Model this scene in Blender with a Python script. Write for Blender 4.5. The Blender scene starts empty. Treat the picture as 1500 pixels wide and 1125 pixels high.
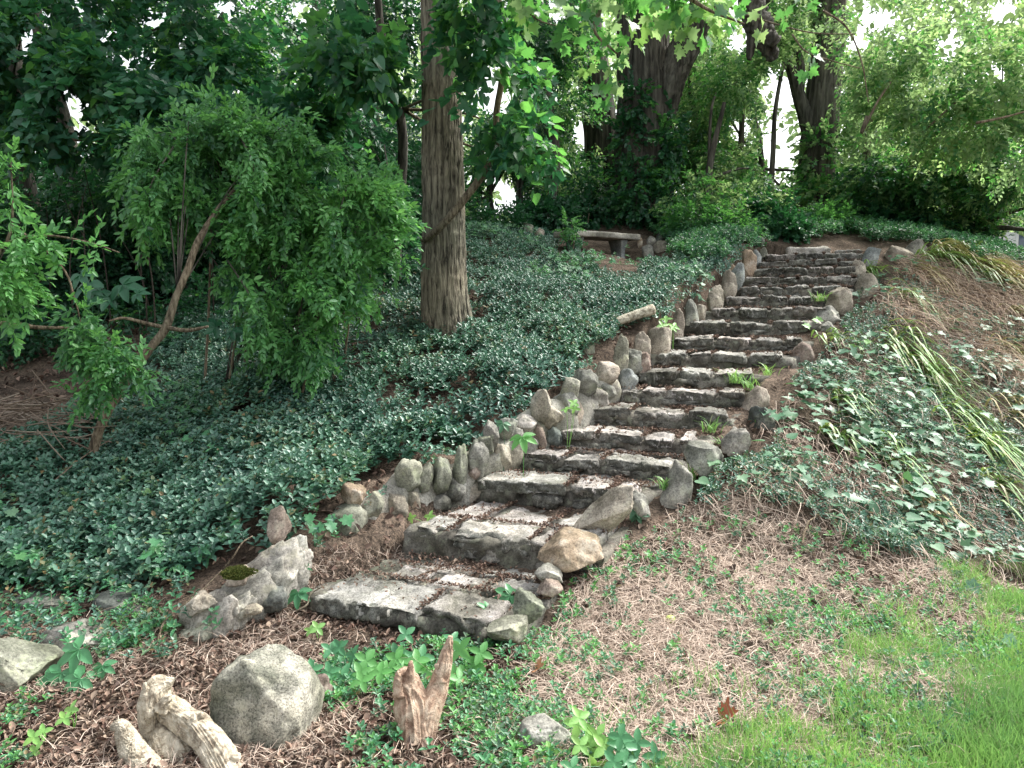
import bpy, bmesh, math, random
import numpy as np
from mathutils import Vector, Matrix
R_ = math.radians
S = bpy.context.scene
C = S.collection
# ------------------------------------------------------------------ camera
FPX = 1091.0; YH = 450.0
PITCH = math.atan((562.5 - YH) / FPX)
EYE = np.array([0.0, 0.0, 1.6])
cd = bpy.data.cameras.new('camera'); cam = bpy.data.objects.new('camera', cd); C.objects.link(cam)
cam.location = EYE.tolist(); cam.rotation_euler = (math.pi/2 - PITCH, 0, 0)
cd.sensor_width = 36; cd.lens = 36*FPX/1500; cd.clip_end = 900; cd.clip_start = 0.05
S.camera = cam
# ------------------------------------------------------------------ sky and sun
SUN_EL, SUN_ROT = R_(50), R_(60)
w = bpy.data.worlds.new('World'); S.world = w; w.use_nodes = True
nt = w.node_tree; bg = nt.nodes['Background']
sky = nt.nodes.new('ShaderNodeTexSky'); sky.sky_type = 'NISHITA'; sky.sun_disc = False
sky.sun_elevation = SUN_EL; sky.sun_rotation = SUN_ROT; sky.dust_density = 4; sky.air_density = 1.2
hs = nt.nodes.new('ShaderNodeHueSaturation'); hs.inputs['Saturation'].default_value = 0.22
nt.links.new(sky.outputs[0], hs.inputs['Color']); nt.links.new(hs.outputs[0], bg.inputs['Color'])
bg.inputs['Strength'].default_value = 0.145
sd = bpy.data.lights.new('sun', 'SUN'); sd.energy = 2.3; sd.angle = R_(16); sd.color = (1, .96, .9)
sun = bpy.data.objects.new('sun', sd); C.objects.link(sun)
sdir = Vector((math.sin(SUN_ROT)*math.cos(SUN_EL), math.cos(SUN_ROT)*math.cos(SUN_EL), math.sin(SUN_EL)))
sun.rotation_euler = sdir.to_track_quat('Z', 'Y').to_euler()
S.view_settings.view_transform = 'Standard'; S.view_settings.look = 'None'
S.view_settings.exposure = 1.5; S.view_settings.gamma = 1.0
S.render.engine = 'CYCLES'
try:
    S.cycles.max_bounces = 7; S.cycles.transparent_max_bounces = 4
    S.cycles.diffuse_bounces = 4; S.cycles.transmission_bounces = 5
except Exception: pass

# ------------------------------------------------------------------ maths helpers
cp, sp = math.cos(PITCH), math.sin(PITCH)
def P(px, py, Y):
    x = (px-750)/FPX; y = (562.5-py)/FPX
    d = np.array([x, cp + y*sp, -sp + y*cp])
    return EYE + d*(Y/d[1])
def PP(L): return [P(*a) for a in L]
def proj(p):
    q = np.asarray(p) - EYE
    fw = q[..., 1]*cp - q[..., 2]*sp; up = q[..., 1]*sp + q[..., 2]*cp
    fw = np.where(fw < 1e-3, 1e-3, fw)
    return 750 + FPX*q[..., 0]/fw, 562.5 - FPX*up/fw
def hsh(ix, iy, iz, seed):
    h = (ix.astype(np.int64)*374761393 + iy.astype(np.int64)*668265263 + iz.astype(np.int64)*2147483647 + seed*1274126177) & 0xffffffff
    h = ((h ^ (h >> 13))*1274126177) & 0xffffffff
    h = h ^ (h >> 16)
    return (h & 0xffff)/32767.5 - 1.0
def vnoise(p, fr=1.0, seed=0):
    p = np.asarray(p, float)*fr; i = np.floor(p); f = p - i; f = f*f*(3-2*f)
    ix, iy, iz = i[:, 0], i[:, 1], i[:, 2]; r = 0
    for a in (0, 1):
        for b in (0, 1):
            for c in (0, 1):
                wt = (f[:, 0] if a else 1-f[:, 0])*(f[:, 1] if b else 1-f[:, 1])*(f[:, 2] if c else 1-f[:, 2])
                r = r + wt*hsh(ix+a, iy+b, iz+c, seed)
    return r
def fbm(p, fr=1.0, seed=0, o=4, g=.5):
    r = 0; a = 1
    for k in range(o):
        r = r + a*vnoise(p, fr*2**k, seed+k*17); a *= g
    return r
def n2(x, y, fr, seed=0, o=3):
    x = np.atleast_1d(x); y = np.atleast_1d(y)
    return fbm(np.stack([x, y, np.full_like(x, .37)], 1), fr, seed, o)
def sstep(a, b, x):
    t = np.clip((x-a)/(b-a), 0, 1); return t*t*(3-2*t)
def inpoly(x, y, poly):
    r = np.zeros(x.shape, bool); n = len(poly)
    for i in range(n):
        x0, y0 = poly[i]; x1, y1 = poly[(i+1) % n]
        c = ((y0 > y) != (y1 > y)) & (x < (x1-x0)*(y-y0)/((y1-y0) if y1 != y0 else 1e-9) + x0)
        r ^= c
    return r
def nrm(v): return v/np.maximum(np.linalg.norm(v, axis=-1, keepdims=True), 1e-9)

# ------------------------------------------------------------------ the stair line (pixels of the photo turned into real places)
ST = [(460, 725, 868, 912, 3.65, .20), (605, 872, 778, 796, 4.3, .20), (703, 935, 703, 719, 4.95, .2), (763, 985, 663, 682, 5.3, .22),
      (820, 1022, 634, 642, 5.6, .18), (855, 1068, 599, 606, 5.95, .18), (898, 1092, 570, 576, 6.3, .2), (933, 1105, 541, 546, 6.65, .2),
      (962, 1150, 516, 520, 7.0, .2), (985, 1178, 493, 496, 7.35, .22), (1008, 1205, 470, 474, 7.7, .22), (1040, 1215, 450, 452, 8.0, .22),
      (1062, 1225, 434, 436, 8.3, .22), (1083, 1235, 419, 420, 8.6, .22), (1090, 1250, 404, 405, 8.9, .22), (1100, 1256, 391, 392, 9.2, .22),
      (1108, 1264, 381, 382, 9.55, .22), (1120, 1268, 371, 371, 9.95, .22)]
SL, SR, SZ = [], [], []
for (l, r, yl, yr, d, e) in ST:
    z = P((l+r)/2, (yl+yr)/2, d)[2]
    a = P(l, (yl+yr)/2, d+e); b = P(r, (yl+yr)/2, d-e)
    SL.append(a[:2]); SR.append(b[:2]); SZ.append(z)
SL.append(SL[-1] + (SL[-1]-SL[-2])*1.3); SR.append(SR[-1] + (SR[-1]-SR[-2])*1.3); SZ.append(SZ[-1]+.03)
SL = np.array(SL); SR = np.array(SR); SZ = np.array(SZ)
SC = (SL+SR)/2
def stair_coord(x, y):
    """k (fractional step), lateral u in [-1, 1] between the stair's two sides, metres outside"""
    p = np.stack([x, y], 1)
    k = np.full(len(x), -9.0); best = np.full(len(x), 1e9); u = np.zeros(len(x)); hw = np.ones(len(x))
    for i in range(len(SC)-1):
        a, b = SC[i], SC[i+1]; ab = b-a
        t = ((p-a)@ab)/(ab@ab); tc = np.clip(t, 0, 1); q = a + tc[:, None]*ab
        lat = (SR[i]-SL[i]); W = np.linalg.norm(lat)/2; lat = lat/np.linalg.norm(lat)
        d = np.linalg.norm(p-q, axis=1)
        m = d < best
        best = np.where(m, d, best); k = np.where(m, i+t*((t < 0) & (i == 0) | (t > 1) & (i == len(SC)-2)) + tc*(~((t < 0) & (i == 0) | (t > 1) & (i == len(SC)-2))), k)
        u = np.where(m, ((p-q)@lat)/W, u); hw = np.where(m, W, hw)
    return k, u, (np.abs(u)-1)*hw
# ------------------------------------------------------------------ terrain
CP = [(0,1125,2.45),(400,1125,2.45),(750,1125,2.45),(1100,1125,2.45),(1500,1125,2.45),(-300,1125,2.45),(1800,1125,2.45),
 (-300,1000,3.15),(0,1000,3.15),(300,985,3.2),(460,905,3.8),(720,945,3.4),(0,870,4.0),(-300,860,4.0),(250,850,4.1),(250,750,4.7),
 (0,700,5.0),(-300,690,5.2),(250,640,5.6),(0,600,6.2),(-300,600,6.6),(0,500,8),(-300,500,8),(0,420,11),(-300,420,11),(250,500,7.6),(300,420,10),
 (400,780,4.4),(450,700,5.0),(500,620,5.7),(550,540,6.5),(650,495,7.2),(560,700,4.95),(640,655,5.3),(720,600,5.75),(700,560,6.3),(780,545,6.3),(800,500,7.1),
 (870,470,7.6),(850,440,8.2),(960,430,8.4),(700,400,8.8),(850,395,9.3),(1000,392,9.4),(880,374,10.4),(720,345,10.5),(550,380,9.6),(450,400,9.6),
 (840,378,10.1),(930,383,10.8),(880,372,10.8),(880,352,11.6),(900,326,12.6),(1050,340,11.3),(1180,357,10.9),(1300,357,10.9),(1340,362,10.5),(1420,380,10.3),(1500,397,10.2),(1620,420,10.2),
 (1270,430,8.9),(1400,435,9.0),(1500,440,9.2),(1250,475,8.1),(1400,490,8.1),(1500,500,8.2),(1650,500,8.5),(1200,560,6.8),(1350,575,6.8),(1500,590,6.9),(1700,600,7.2),
 (1140,625,5.9),(1060,705,4.95),(1250,680,5.4),(1400,700,5.5),(1500,715,5.6),(1700,740,5.7),(1500,815,4.8),(1350,800,4.7),(1700,830,4.8),
 (1100,800,4.45),(950,820,4.25),(830,905,3.75),(1200,900,3.8),(1500,900,3.9),(1700,900,3.9),(930,790,4.5),(1000,1000,3.1),(1300,1000,3.1),(600,1000,3.1),
 (500,838,4.15),(555,800,4.45),(600,778,4.65),(640,765,4.85),(490,728,4.75),(540,708,5.0),(590,682,5.2),(640,664,5.4),(690,640,5.65)]
pts = [P(*c) for c in CP]
for (x, y, z) in [(-9,16,2.4),(-3,18,2.6),(3,18,2.7),(8,17,2.0),(12,13,1.2),(-12,10,1.6),(-12,4,.1),(-6,0,0),(0,0,0),(6,0,0),(12,4,0),(12,8,.5),(-9,7,.8),(0,14,2.8)]:
    pts.append(np.array([x, y, z], float))
for i in range(len(SC)):
    lat = SR[i]-SL[i]; lat = lat/np.linalg.norm(lat)
    pts.append(np.array([SC[i][0], SC[i][1], SZ[i]-.12]))
    if i >= 2:
        q = SL[i]-lat*.40; pts.append(np.array([q[0], q[1], SZ[i]+.20]))
    if i >= 1:
        q = SR[i]+lat*.30; pts.append(np.array([q[0], q[1], SZ[i]-.16]))
pts = np.array(pts)
def tps_fit(X, z, lam=0.004):
    n = len(X); d = np.linalg.norm(X[:, None]-X[None], axis=2); K = np.where(d > 0, d*d*np.log(d+1e-12), 0) + lam*np.eye(n)
    Pm = np.hstack([np.ones((n, 1)), X]); A = np.zeros((n+3, n+3)); A[:n, :n] = K; A[:n, n:] = Pm; A[n:, :n] = Pm.T
    return np.linalg.solve(A, np.concatenate([z, np.zeros(3)]))
TW = tps_fit(pts[:, :2], pts[:, 2])
def tps(x, y):
    out = np.zeros(len(x))
    for s in range(0, len(x), 20000):
        q = np.stack([x[s:s+20000], y[s:s+20000]], 1)
        d = np.linalg.norm(q[:, None]-pts[None, :, :2], axis=2)
        out[s:s+20000] = np.where(d > 0, d*d*np.log(d+1e-12), 0)@TW[:-3] + TW[-3] + q@TW[-2:]
    return out
def H(x, y, rough=True):
    x = np.atleast_1d(np.asarray(x, float)); y = np.atleast_1d(np.asarray(y, float))
    far = 2.4*sstep(3, 13, y)*(1-.55*sstep(6, 14, x))
    ww = sstep(9, 14, np.hypot((x-.5)*.9, y-8))
    z = tps(np.clip(x, -13, 14), np.clip(y, -3, 19))*(1-ww) + far*ww
    if rough: z = z + .035*n2(x, y, 1.7, 3, 3) + .012*n2(x, y, 9, 5, 2)
    k, u, out = stair_coord(x, y)
    zl = np.interp(k-.6, np.arange(len(SZ)), SZ) - .07
    zl = np.where(k < .6, SZ[0]-.13, zl)
    m = np.where(u < 0, sstep(.20, .10, out), sstep(.10, -.02, out))*(k > -.3)*(k < len(SZ)-1)
    return z*(1-m) + np.minimum(zl, z+.05)*m
def hit(px, py, y0=2.0, y1=14.0):
    Ys = np.arange(y0, y1, .02); q = np.array([P(px, py, Y) for Y in Ys]); h = H(q[:, 0], q[:, 1])
    m = np.nonzero(q[:, 2] <= h)[0]
    return Ys[m[0]] if len(m) else 10.5
def hit2(px, py):
    Ys = np.arange(2.0, 12.0, .02); q = np.array([P(px, py, Y) for Y in Ys]); h = H(q[:, 0], q[:, 1])
    k, u, out = stair_coord(q[:, 0], q[:, 1]); st = (out < .02) & (k > 0) & (k < 18)
    h = np.where(st, np.maximum(h, SZ[np.clip(np.floor(k), 0, 17).astype(int)]), h)
    m = np.nonzero(q[:, 2] <= h)[0]
    return (Ys[m[0]], q[m[0]]) if len(m) else (10.5, P(px, py, 10.5))
# ------------------------------------------------------------------ objects, names, tags
def tag(o, label=None, cat=None, group=None, kind=None):
    if label: o['label'] = label
    if cat: o['category'] = cat
    if group: o['group'] = group
    if kind: o['kind'] = kind
    return o
def empty(name, loc, label, cat, group=None):
    o = bpy.data.objects.new(name, None); C.objects.link(o); o.location = tuple(float(v) for v in loc); o.empty_display_size = .1
    return tag(o, label, cat, group)
def link(name, me, mat, parent=None, smooth=False):
    o = bpy.data.objects.new(name, me); C.objects.link(o)
    for m in (mat if isinstance(mat, (list, tuple)) else [mat]): me.materials.append(m)
    if smooth: me.polygons.foreach_set('use_smooth', np.ones(len(me.polygons), bool))
    if parent is not None:
        o.parent = parent; o.matrix_parent_inverse = Matrix.Translation(parent.location).inverted()
    return o
def mesh_np(name, V, loops, starts, totals, mi=None):
    me = bpy.data.meshes.new(name)
    me.vertices.add(len(V)); me.vertices.foreach_set('co', np.ascontiguousarray(V, np.float32).ravel())
    me.loops.add(len(loops)); me.loops.foreach_set('vertex_index', np.ascontiguousarray(loops, np.int32))
    me.polygons.add(len(starts)); me.polygons.foreach_set('loop_start', np.ascontiguousarray(starts, np.int32))
    try: me.polygons.foreach_set('loop_total', np.ascontiguousarray(totals, np.int32))
    except Exception: pass
    if mi is not None: me.polygons.foreach_set('material_index', np.ascontiguousarray(mi, np.int32))
    me.update(calc_edges=True); me.validate()
    return me
class MB:
    """collects copies of small templates (leaf, sprig, blade) and shapes into one mesh"""
    def __init__(s): s.V = []; s.L = []; s.T = []; s.M = []; s.n = 0
    def raw(s, V, F, mi=0):
        V = np.asarray(V, float); s.V.append(V)
        s.L.append(np.array([i for f in F for i in f], np.int64)+s.n); s.T.append(np.array([len(f) for f in F])); s.M.append(np.full(len(F), mi)); s.n += len(V)
    def inst(s, tm, pos, Rm, sc, mi=0):
        if len(pos) == 0: return
        TV, TL, TT = tm; N = len(pos)
        sc = np.asarray(sc, float); sc = sc[:, None, None] if sc.ndim == 1 else sc[:, None, :]
        V = (TV[None]*sc)@np.transpose(Rm, (0, 2, 1)) + pos[:, None, :]
        s.V.append(V.reshape(-1, 3)); s.L.append((TL[None] + (np.arange(N)*len(TV))[:, None]).ravel()+s.n)
        s.T.append(np.tile(TT, N)); s.M.append(np.full(N*len(TT), mi)); s.n += N*len(TV)
    def build(s, name, mat, parent=None, smooth=False):
        V = np.concatenate(s.V); L = np.concatenate(s.L); T = np.concatenate(s.T); M = np.concatenate(s.M)
        st = np.concatenate([[0], np.cumsum(T)[:-1]])
        if parent is not None: pass
        return link(name, mesh_np(name, V, L, st, T, M), mat, parent, smooth)
def tmpl(V, F):
    return (np.array(V, float), np.array([i for f in F for i in f], np.int64), np.array([len(f) for f in F]))
def join_t(parts):
    V = []; F = []; n = 0
    for (v, f) in parts:
        V += [tuple(p) for p in v]; F += [tuple(i+n for i in g) for g in f]; n += len(v)
    return V, F
def rotz(a): c, s = math.cos(a), math.sin(a); return np.array([[c, -s, 0], [s, c, 0], [0, 0, 1]])
def rotx(a): c, s = math.cos(a), math.sin(a); return np.array([[1, 0, 0], [0, c, -s], [0, s, c]])
def roty(a): c, s = math.cos(a), math.sin(a); return np.array([[c, 0, s], [0, 1, 0], [-s, 0, c]])
def leafVF(L=1., W=.4, fold=.12, curl=-.12, wide=.45):
    w_ = W/2
    V = [(0,0,0), (w_*.75,L*.22,fold*w_*2), (w_,L*wide,fold*w_*2.4+curl*L*.2), (w_*.62,L*.8,fold*w_*1.5+curl*L*.6), (0,L,curl*L), (-w_*.62,L*.8,fold*w_*1.5+curl*L*.6), (-w_,L*wide,fold*w_*2.4+curl*L*.2), (-w_*.75,L*.22,fold*w_*2), (0,L*.5,curl*L*.25)]
    return np.array(V), [(0,1,2,8),(8,2,3,4),(0,8,6,7),(8,4,5,6)]
def leafVF2(L=1., W=.4, fold=.12, curl=-.12):
    w_ = W/2
    return np.array([(0,0,0),(w_*.95,L*.33,fold*w_*2),(w_*.75,L*.7,fold*w_*2+curl*L*.5),(0,L,curl*L),(-w_*.75,L*.7,fold*w_*2+curl*L*.5),(-w_*.95,L*.33,fold*w_*2)]), [(0,1,2,3),(0,3,4,5)]
def mapleVF(s=1., fold=.2, curl=-.3):
    h = [(0,0),(.14,-.07),(.36,-.10),(.34,.06),(.58,.10),(.42,.24),(.66,.45),(.56,.52),(.36,.48),(.22,.56),(.26,.74),(.12,.78),(0,1.02)]
    V = [(x*s, y*s, (fold*x + curl*y*y*.6)*s) for x, y in h] + [(-x*s, y*s, (fold*x + curl*y*y*.6)*s) for x, y in h[1:-1]]
    V.append((0, .42*s, curl*.1*s)); m = len(V)-1; n = len(h)
    r = list(range(n)); l = [0] + [n+i for i in range(n-2)] + [n-1]
    return np.array(V), [tuple([m]+r[:7]), tuple([m]+r[6:]), tuple([m]+l[:7][::-1]), tuple([m]+l[6:][::-1])]
def heartVF(s=1., fold=.24, curl=-.32):
    h = [(0,0),(.20,-.12),(.42,-.02),(.5,.2),(.42,.45),(.26,.7),(.12,.88),(0,1.05)]
    V = [(x*s, y*s, (fold*x + curl*y*y*.6)*s) for x, y in h] + [(-x*s, y*s, (fold*x + curl*y*y*.6)*s) for x, y in h[1:-1]]
    n = len(h); l = [0]+[n+i for i in range(n-2)]+[n-1]
    return np.array(V), [tuple(range(n)), tuple(l[::-1])]
def spray(rng, n=7, length=.26, leaf=.035, lw=.5, droop=.25, ang=55, fn=None, opposite=True, stem=.0025, petiole=.0, jitter=14, grow=.5):
    """a twig along +Y that carries leaves; returns a template"""
    parts = []; zz = lambda t: -droop*length*t*t
    ns = 4; SVs = []
    for i in range(ns+1):
        t = i/ns; w_ = stem*(1-.6*t)
        SVs += [(-w_, t*length, zz(t)), (w_, t*length, zz(t)), (0, t*length, zz(t)+w_*1.6)]
    parts.append((SVs, [(3*i, 3*i+1, 3*i+4, 3*i+3) for i in range(ns)] + [(3*i+1, 3*i+2, 3*i+5, 3*i+4) for i in range(ns)] + [(3*i+2, 3*i, 3*i+3, 3*i+5) for i in range(ns)]))
    for i in range(n):
        t = (i+.6)/n; sides = (1, -1) if opposite else ((1,) if i % 2 else (-1,))
        for s in sides:
            L = leaf*(1-grow*.5+grow*math.sin(math.pi*min(1, t*.9+.05)))*rng.uniform(.8, 1.15)
            v, f = fn(L) if fn else leafVF2(L, L*lw)
            a = -s*R_(ang*(1-.35*t)+rng.uniform(-jitter, jitter))
            M = roty(R_(rng.uniform(-55, 55)))@rotz(a)@rotx(R_(rng.uniform(-30, 22)))@roty(R_(rng.uniform(-35, 35)))
            off = np.array([rng.uniform(-.1, .1)*leaf, (t+rng.uniform(-.05, .05))*length, zz(t)+rng.uniform(-.15, .15)*leaf]) + M@np.array([0, petiole, 0])
            parts.append((v@M.T + off, f))
    v, f = fn(leaf) if fn else leafVF2(leaf, leaf*lw)
    parts.append((v@rotx(R_(-15)).T + np.array([0, length, zz(1)]), f))
    V, F = join_t(parts); return tmpl(V, F)
def basis(d, up):
    """columns x, y=d, z~up"""
    d = nrm(d); x = nrm(np.cross(d, up)); z = np.cross(x, d)
    return np.stack([x, d, z], 2)
def rnd_dirs(rng, n): return nrm(rng.normal(size=(n, 3)))
def tube(path, rad, seg=10, ridge=0., rf=6., seed=0, sub=6, stretch=.12, cap=True, flare=None, rough=0., rfq=3., sharp=1.):
    """a tapering limb along a smooth curve through path"""
    path = np.array(path, float); rad = np.array(rad, float); n = len(path)
    ext = np.vstack([2*path[0]-path[1], path, 2*path[-1]-path[-2]])
    ps, rs, ss = [], [], []
    for i in range(n-1):
        p0, p1, p2, p3 = ext[i:i+4]
        for j in range(sub):
            t = j/sub
            ps.append(.5*((2*p1)+(-p0+p2)*t+(2*p0-5*p1+4*p2-p3)*t*t+(-p0+3*p1-3*p2+p3)*t**3)); rs.append(rad[i]*(1-t)+rad[i+1]*t)
    ps.append(path[-1]); rs.append(rad[-1]); ps = np.array(ps); rs = np.array(rs)
    tg = nrm(np.gradient(ps, axis=0)); sl = np.concatenate([[0], np.cumsum(np.linalg.norm(np.diff(ps, axis=0), axis=1))])
    ref = np.array([1., 0, 0]) if abs(tg[0][0]) < .9 else np.array([0, 1., 0])
    us = []
    u = ref - tg[0]*(ref@tg[0]); u /= np.linalg.norm(u)
    for k in range(len(ps)):
        u = u - tg[k]*(u@tg[k]); u /= np.linalg.norm(u); us.append(u)
    us = np.array(us); vs = np.cross(tg, us)
    th = np.arange(seg)*2*math.pi/seg; c, s = np.cos(th), np.sin(th)
    rr = rs[:, None]*np.ones(seg)[None]
    if flare is not None:
        ln, amt, lobes, ph = flare
        g = np.exp(-sl/ln)[:, None]; rr = rr*(1+amt*g*(.55+.45*np.cos(lobes*th+ph)[None]+.2*np.cos((lobes+2)*th+1.7)[None]))
    if ridge or rough:
        q = np.stack([(c[None]*rr).ravel(), (s[None]*rr).ravel(), np.repeat(sl*stretch, seg)], 1)
        tw = vnoise(np.stack([q[:, 0], q[:, 1], q[:, 2]*3], 1), 2, seed+9)*.03
        q2 = q.copy(); q2[:, 0] += tw; q2[:, 1] += tw
        rn = 1-np.abs(vnoise(q2, rf/rs[0]*1., seed))*2
        rn2 = 1-np.abs(vnoise(q2, rf*2.3/rs[0], seed+5))*2
        r3 = fbm(np.stack([q[:, 0], q[:, 1], q[:, 2]/max(stretch, .05)], 1), rfq/max(rs[0], .02), seed+3, 2)
        rn = np.sign(rn)*np.abs(rn)**sharp; rr = rr + (ridge*(rn*.7+rn2*.35) + rough*r3).reshape(rr.shape)
    V = ps[:, None]+us[:, None]*(c[None, :, None]*rr[..., None])+vs[:, None]*(s[None, :, None]*rr[..., None])
    V = V.reshape(-1, 3); m = len(ps)
    F = [(k*seg+j, k*seg+(j+1) % seg, (k+1)*seg+(j+1) % seg, (k+1)*seg+j) for k in range(m-1) for j in range(seg)]
    if cap:
        V = np.vstack([V, ps[0], ps[-1]]); a = len(V)-2; b = len(V)-1
        F += [(a, (j+1) % seg, j) for j in range(seg)] + [(b, (m-1)*seg+j, (m-1)*seg+(j+1) % seg) for j in range(seg)]
    return V, F
def one(name, VF, mat, parent=None, smooth=True):
    mb = MB(); mb.raw(*VF); return mb.build(name, mat, parent, smooth)

# ------------------------------------------------------------------ materials
def newmat(name):
    m = bpy.data.materials.new(name); m.use_nodes = True
    t = m.node_tree; return m, t, t.nodes['Principled BSDF'], t.nodes['Material Output']
def node(t, ty, **kw):
    n = t.nodes.new(ty)
    for k, v in kw.items():
        if k.startswith('_'): setattr(n, k[1:], v)
        else: n.inputs[k.replace('__', ' ')].default_value = v
    return n
def ramp(t, src, stops):
    n = t.nodes.new('ShaderNodeValToRGB'); e = n.color_ramp.elements
    while len(e) < len(stops): e.new(.5)
    for i, (p, c) in enumerate(stops): e[i].position = p; e[i].color = (*c, 1) if len(c) == 3 else c
    t.links.new(src, n.inputs[0]); return n
def mixc(t, fac, a, b, mode='MIX'):
    n = t.nodes.new('ShaderNodeMix'); n.data_type = 'RGBA'; n.blend_type = mode
    for s, v in ((n.inputs[0], fac), (n.inputs[6], a), (n.inputs[7], b)):
        if isinstance(v, (int, float)): s.default_value = v
        elif isinstance(v, tuple): s.default_value = (*v, 1)
        else: t.links.new(v, s)
    return n.outputs[2]
def mat_leaf(name, cols, tr, rough=.45, trans=.35, spec=.5, back=None):
    """cols: list of leaf colours, one picked for each leaf; tr: colour light takes going through"""
    m, t, b, o = newmat(name)
    g = t.nodes.new('ShaderNodeNewGeometry')
    n = len(cols); rp = ramp(t, g.outputs['Random Per Island'], [((i+.5)/n, c) for i, c in enumerate(cols)])
    tc = node(t, 'ShaderNodeTexCoord'); nz = node(t, 'ShaderNodeTexNoise', Scale=1.3, Detail=3.0); t.links.new(tc.outputs['Object'], nz.inputs['Vector'])
    rv = ramp(t, nz.outputs['Fac'], [(.3, (.72, .78, .8)), (.7, (1.2, 1.15, 1.0))])
    col = mixc(t, 1.0, rp.outputs[0], rv.outputs[0], 'MULTIPLY')
    b.inputs['Roughness'].default_value = rough; b.inputs['Specular IOR Level'].default_value = spec
    t.links.new(col, b.inputs['Base Color'])
    nb = node(t, 'ShaderNodeTexNoise', Scale=90.0, Detail=1.0); t.links.new(tc.outputs['Object'], nb.inputs['Vector'])
    bp = node(t, 'ShaderNodeBump', Strength=.25, Distance=.003); t.links.new(nb.outputs['Fac'], bp.inputs['Height']); t.links.new(bp.outputs[0], b.inputs['Normal'])
    tl = node(t, 'ShaderNodeBsdfTranslucent'); c2 = mixc(t, 1.0, tr, rv.outputs[0], 'MULTIPLY'); t.links.new(c2, tl.inputs['Color'])
    mx = node(t, 'ShaderNodeMixShader'); mx.inputs[0].default_value = trans
    t.links.new(b.outputs[0], mx.inputs[1]); t.links.new(tl.outputs[0], mx.inputs[2]); t.links.new(mx.outputs[0], o.inputs['Surface'])
    return m
def mat_rock(name, a, b_, c, lichen=(.42, .45, .36), lf=.35, scale=1., rough=.9, speck=.35, moss=None):
    m, t, b, o = newmat(name)
    tc = node(t, 'ShaderNodeTexCoord'); V = tc.outputs['Object']
    n1 = node(t, 'ShaderNodeTexNoise', Scale=4*scale, Detail=8.0, Roughness=.62); t.links.new(V, n1.inputs['Vector'])
    r1 = ramp(t, n1.outputs['Fac'], [(.32, a), (.5, b_), (.68, c)])
    n2_ = node(t, 'ShaderNodeTexNoise', Scale=75*scale, Detail=3.0, Roughness=.8); t.links.new(V, n2_.inputs['Vector'])
    r2 = ramp(t, n2_.outputs['Fac'], [(.36, (1-speck*1.3,)*3), (.5, (1, 1, 1)), (.66, (1+speck,)*3)])
    col = mixc(t, 1.0, r1.outputs[0], r2.outputs[0], 'MULTIPLY')
    n3 = node(t, 'ShaderNodeTexNoise', Scale=9*scale, Detail=6.0, Roughness=.75); t.links.new(V, n3.inputs['Vector'])
    r3 = ramp(t, n3.outputs['Fac'], [(.53, (0, 0, 0)), (.60, (lf,)*3)])
    col = mixc(t, r3.outputs[0], col, lichen)
    vo = node(t, 'ShaderNodeTexNoise', Scale=2.2*scale, Detail=9.0, Roughness=.7); t.links.new(V, vo.inputs['Vector'])
    r4 = ramp(t, vo.outputs['Fac'], [(.485, (1, 1, 1)), (.5, (.42, .4, .38)), (.515, (1, 1, 1))])
    col = mixc(t, .5, col, mixc(t, 1.0, col, r4.outputs[0], 'MULTIPLY'))
    if moss:
        g = t.nodes.new('ShaderNodeNewGeometry'); sx = node(t, 'ShaderNodeSeparateXYZ'); t.links.new(g.outputs['Normal'], sx.inputs[0])
        n5 = node(t, 'ShaderNodeTexNoise', Scale=6.0, Detail=4.0); t.links.new(V, n5.inputs['Vector'])
        mm = node(t, 'ShaderNodeMath', _operation='MULTIPLY'); t.links.new(sx.outputs[2], mm.inputs[0]); t.links.new(n5.outputs['Fac'], mm.inputs[1])
        r5 = ramp(t, mm.outputs[0], [(.46, (0, 0, 0)), (.56, (1, 1, 1))]); col = mixc(t, r5.outputs[0], col, moss)
    oi = t.nodes.new('ShaderNodeObjectInfo'); ro = ramp(t, oi.outputs['Random'], [(0., (.72, .74, .70)), (.35, (1, .98, .94)), (.7, (.88, .92, .86)), (1., (1.15, 1.1, 1.05))])
    col = mixc(t, 1.0, col, ro.outputs[0], 'MULTIPLY')
    nb = node(t, 'ShaderNodeTexNoise', Scale=1.7*scale, Detail=5.0, Roughness=.6); t.links.new(V, nb.inputs['Vector'])
    rb = ramp(t, nb.outputs['Fac'], [(.38, (.55, .56, .50)), (.52, (1, 1, 1)), (.66, (1.2, 1.16, 1.1))]); col = mixc(t, 1.0, col, rb.outputs[0], 'MULTIPLY')
    t.links.new(col, b.inputs['Base Color']); b.inputs['Roughness'].default_value = rough; b.inputs['Specular IOR Level'].default_value = .3
    bp = node(t, 'ShaderNodeBump', Strength=.8, Distance=.02); t.links.new(n1.outputs['Fac'], bp.inputs['Height'])
    bp2 = node(t, 'ShaderNodeBump', Strength=.5, Distance=.004); t.links.new(n2_.outputs['Fac'], bp2.inputs['Height']); t.links.new(bp.outputs[0], bp2.inputs['Normal'])
    t.links.new(bp2.outputs[0], b.inputs['Normal'])
    return m
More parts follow.
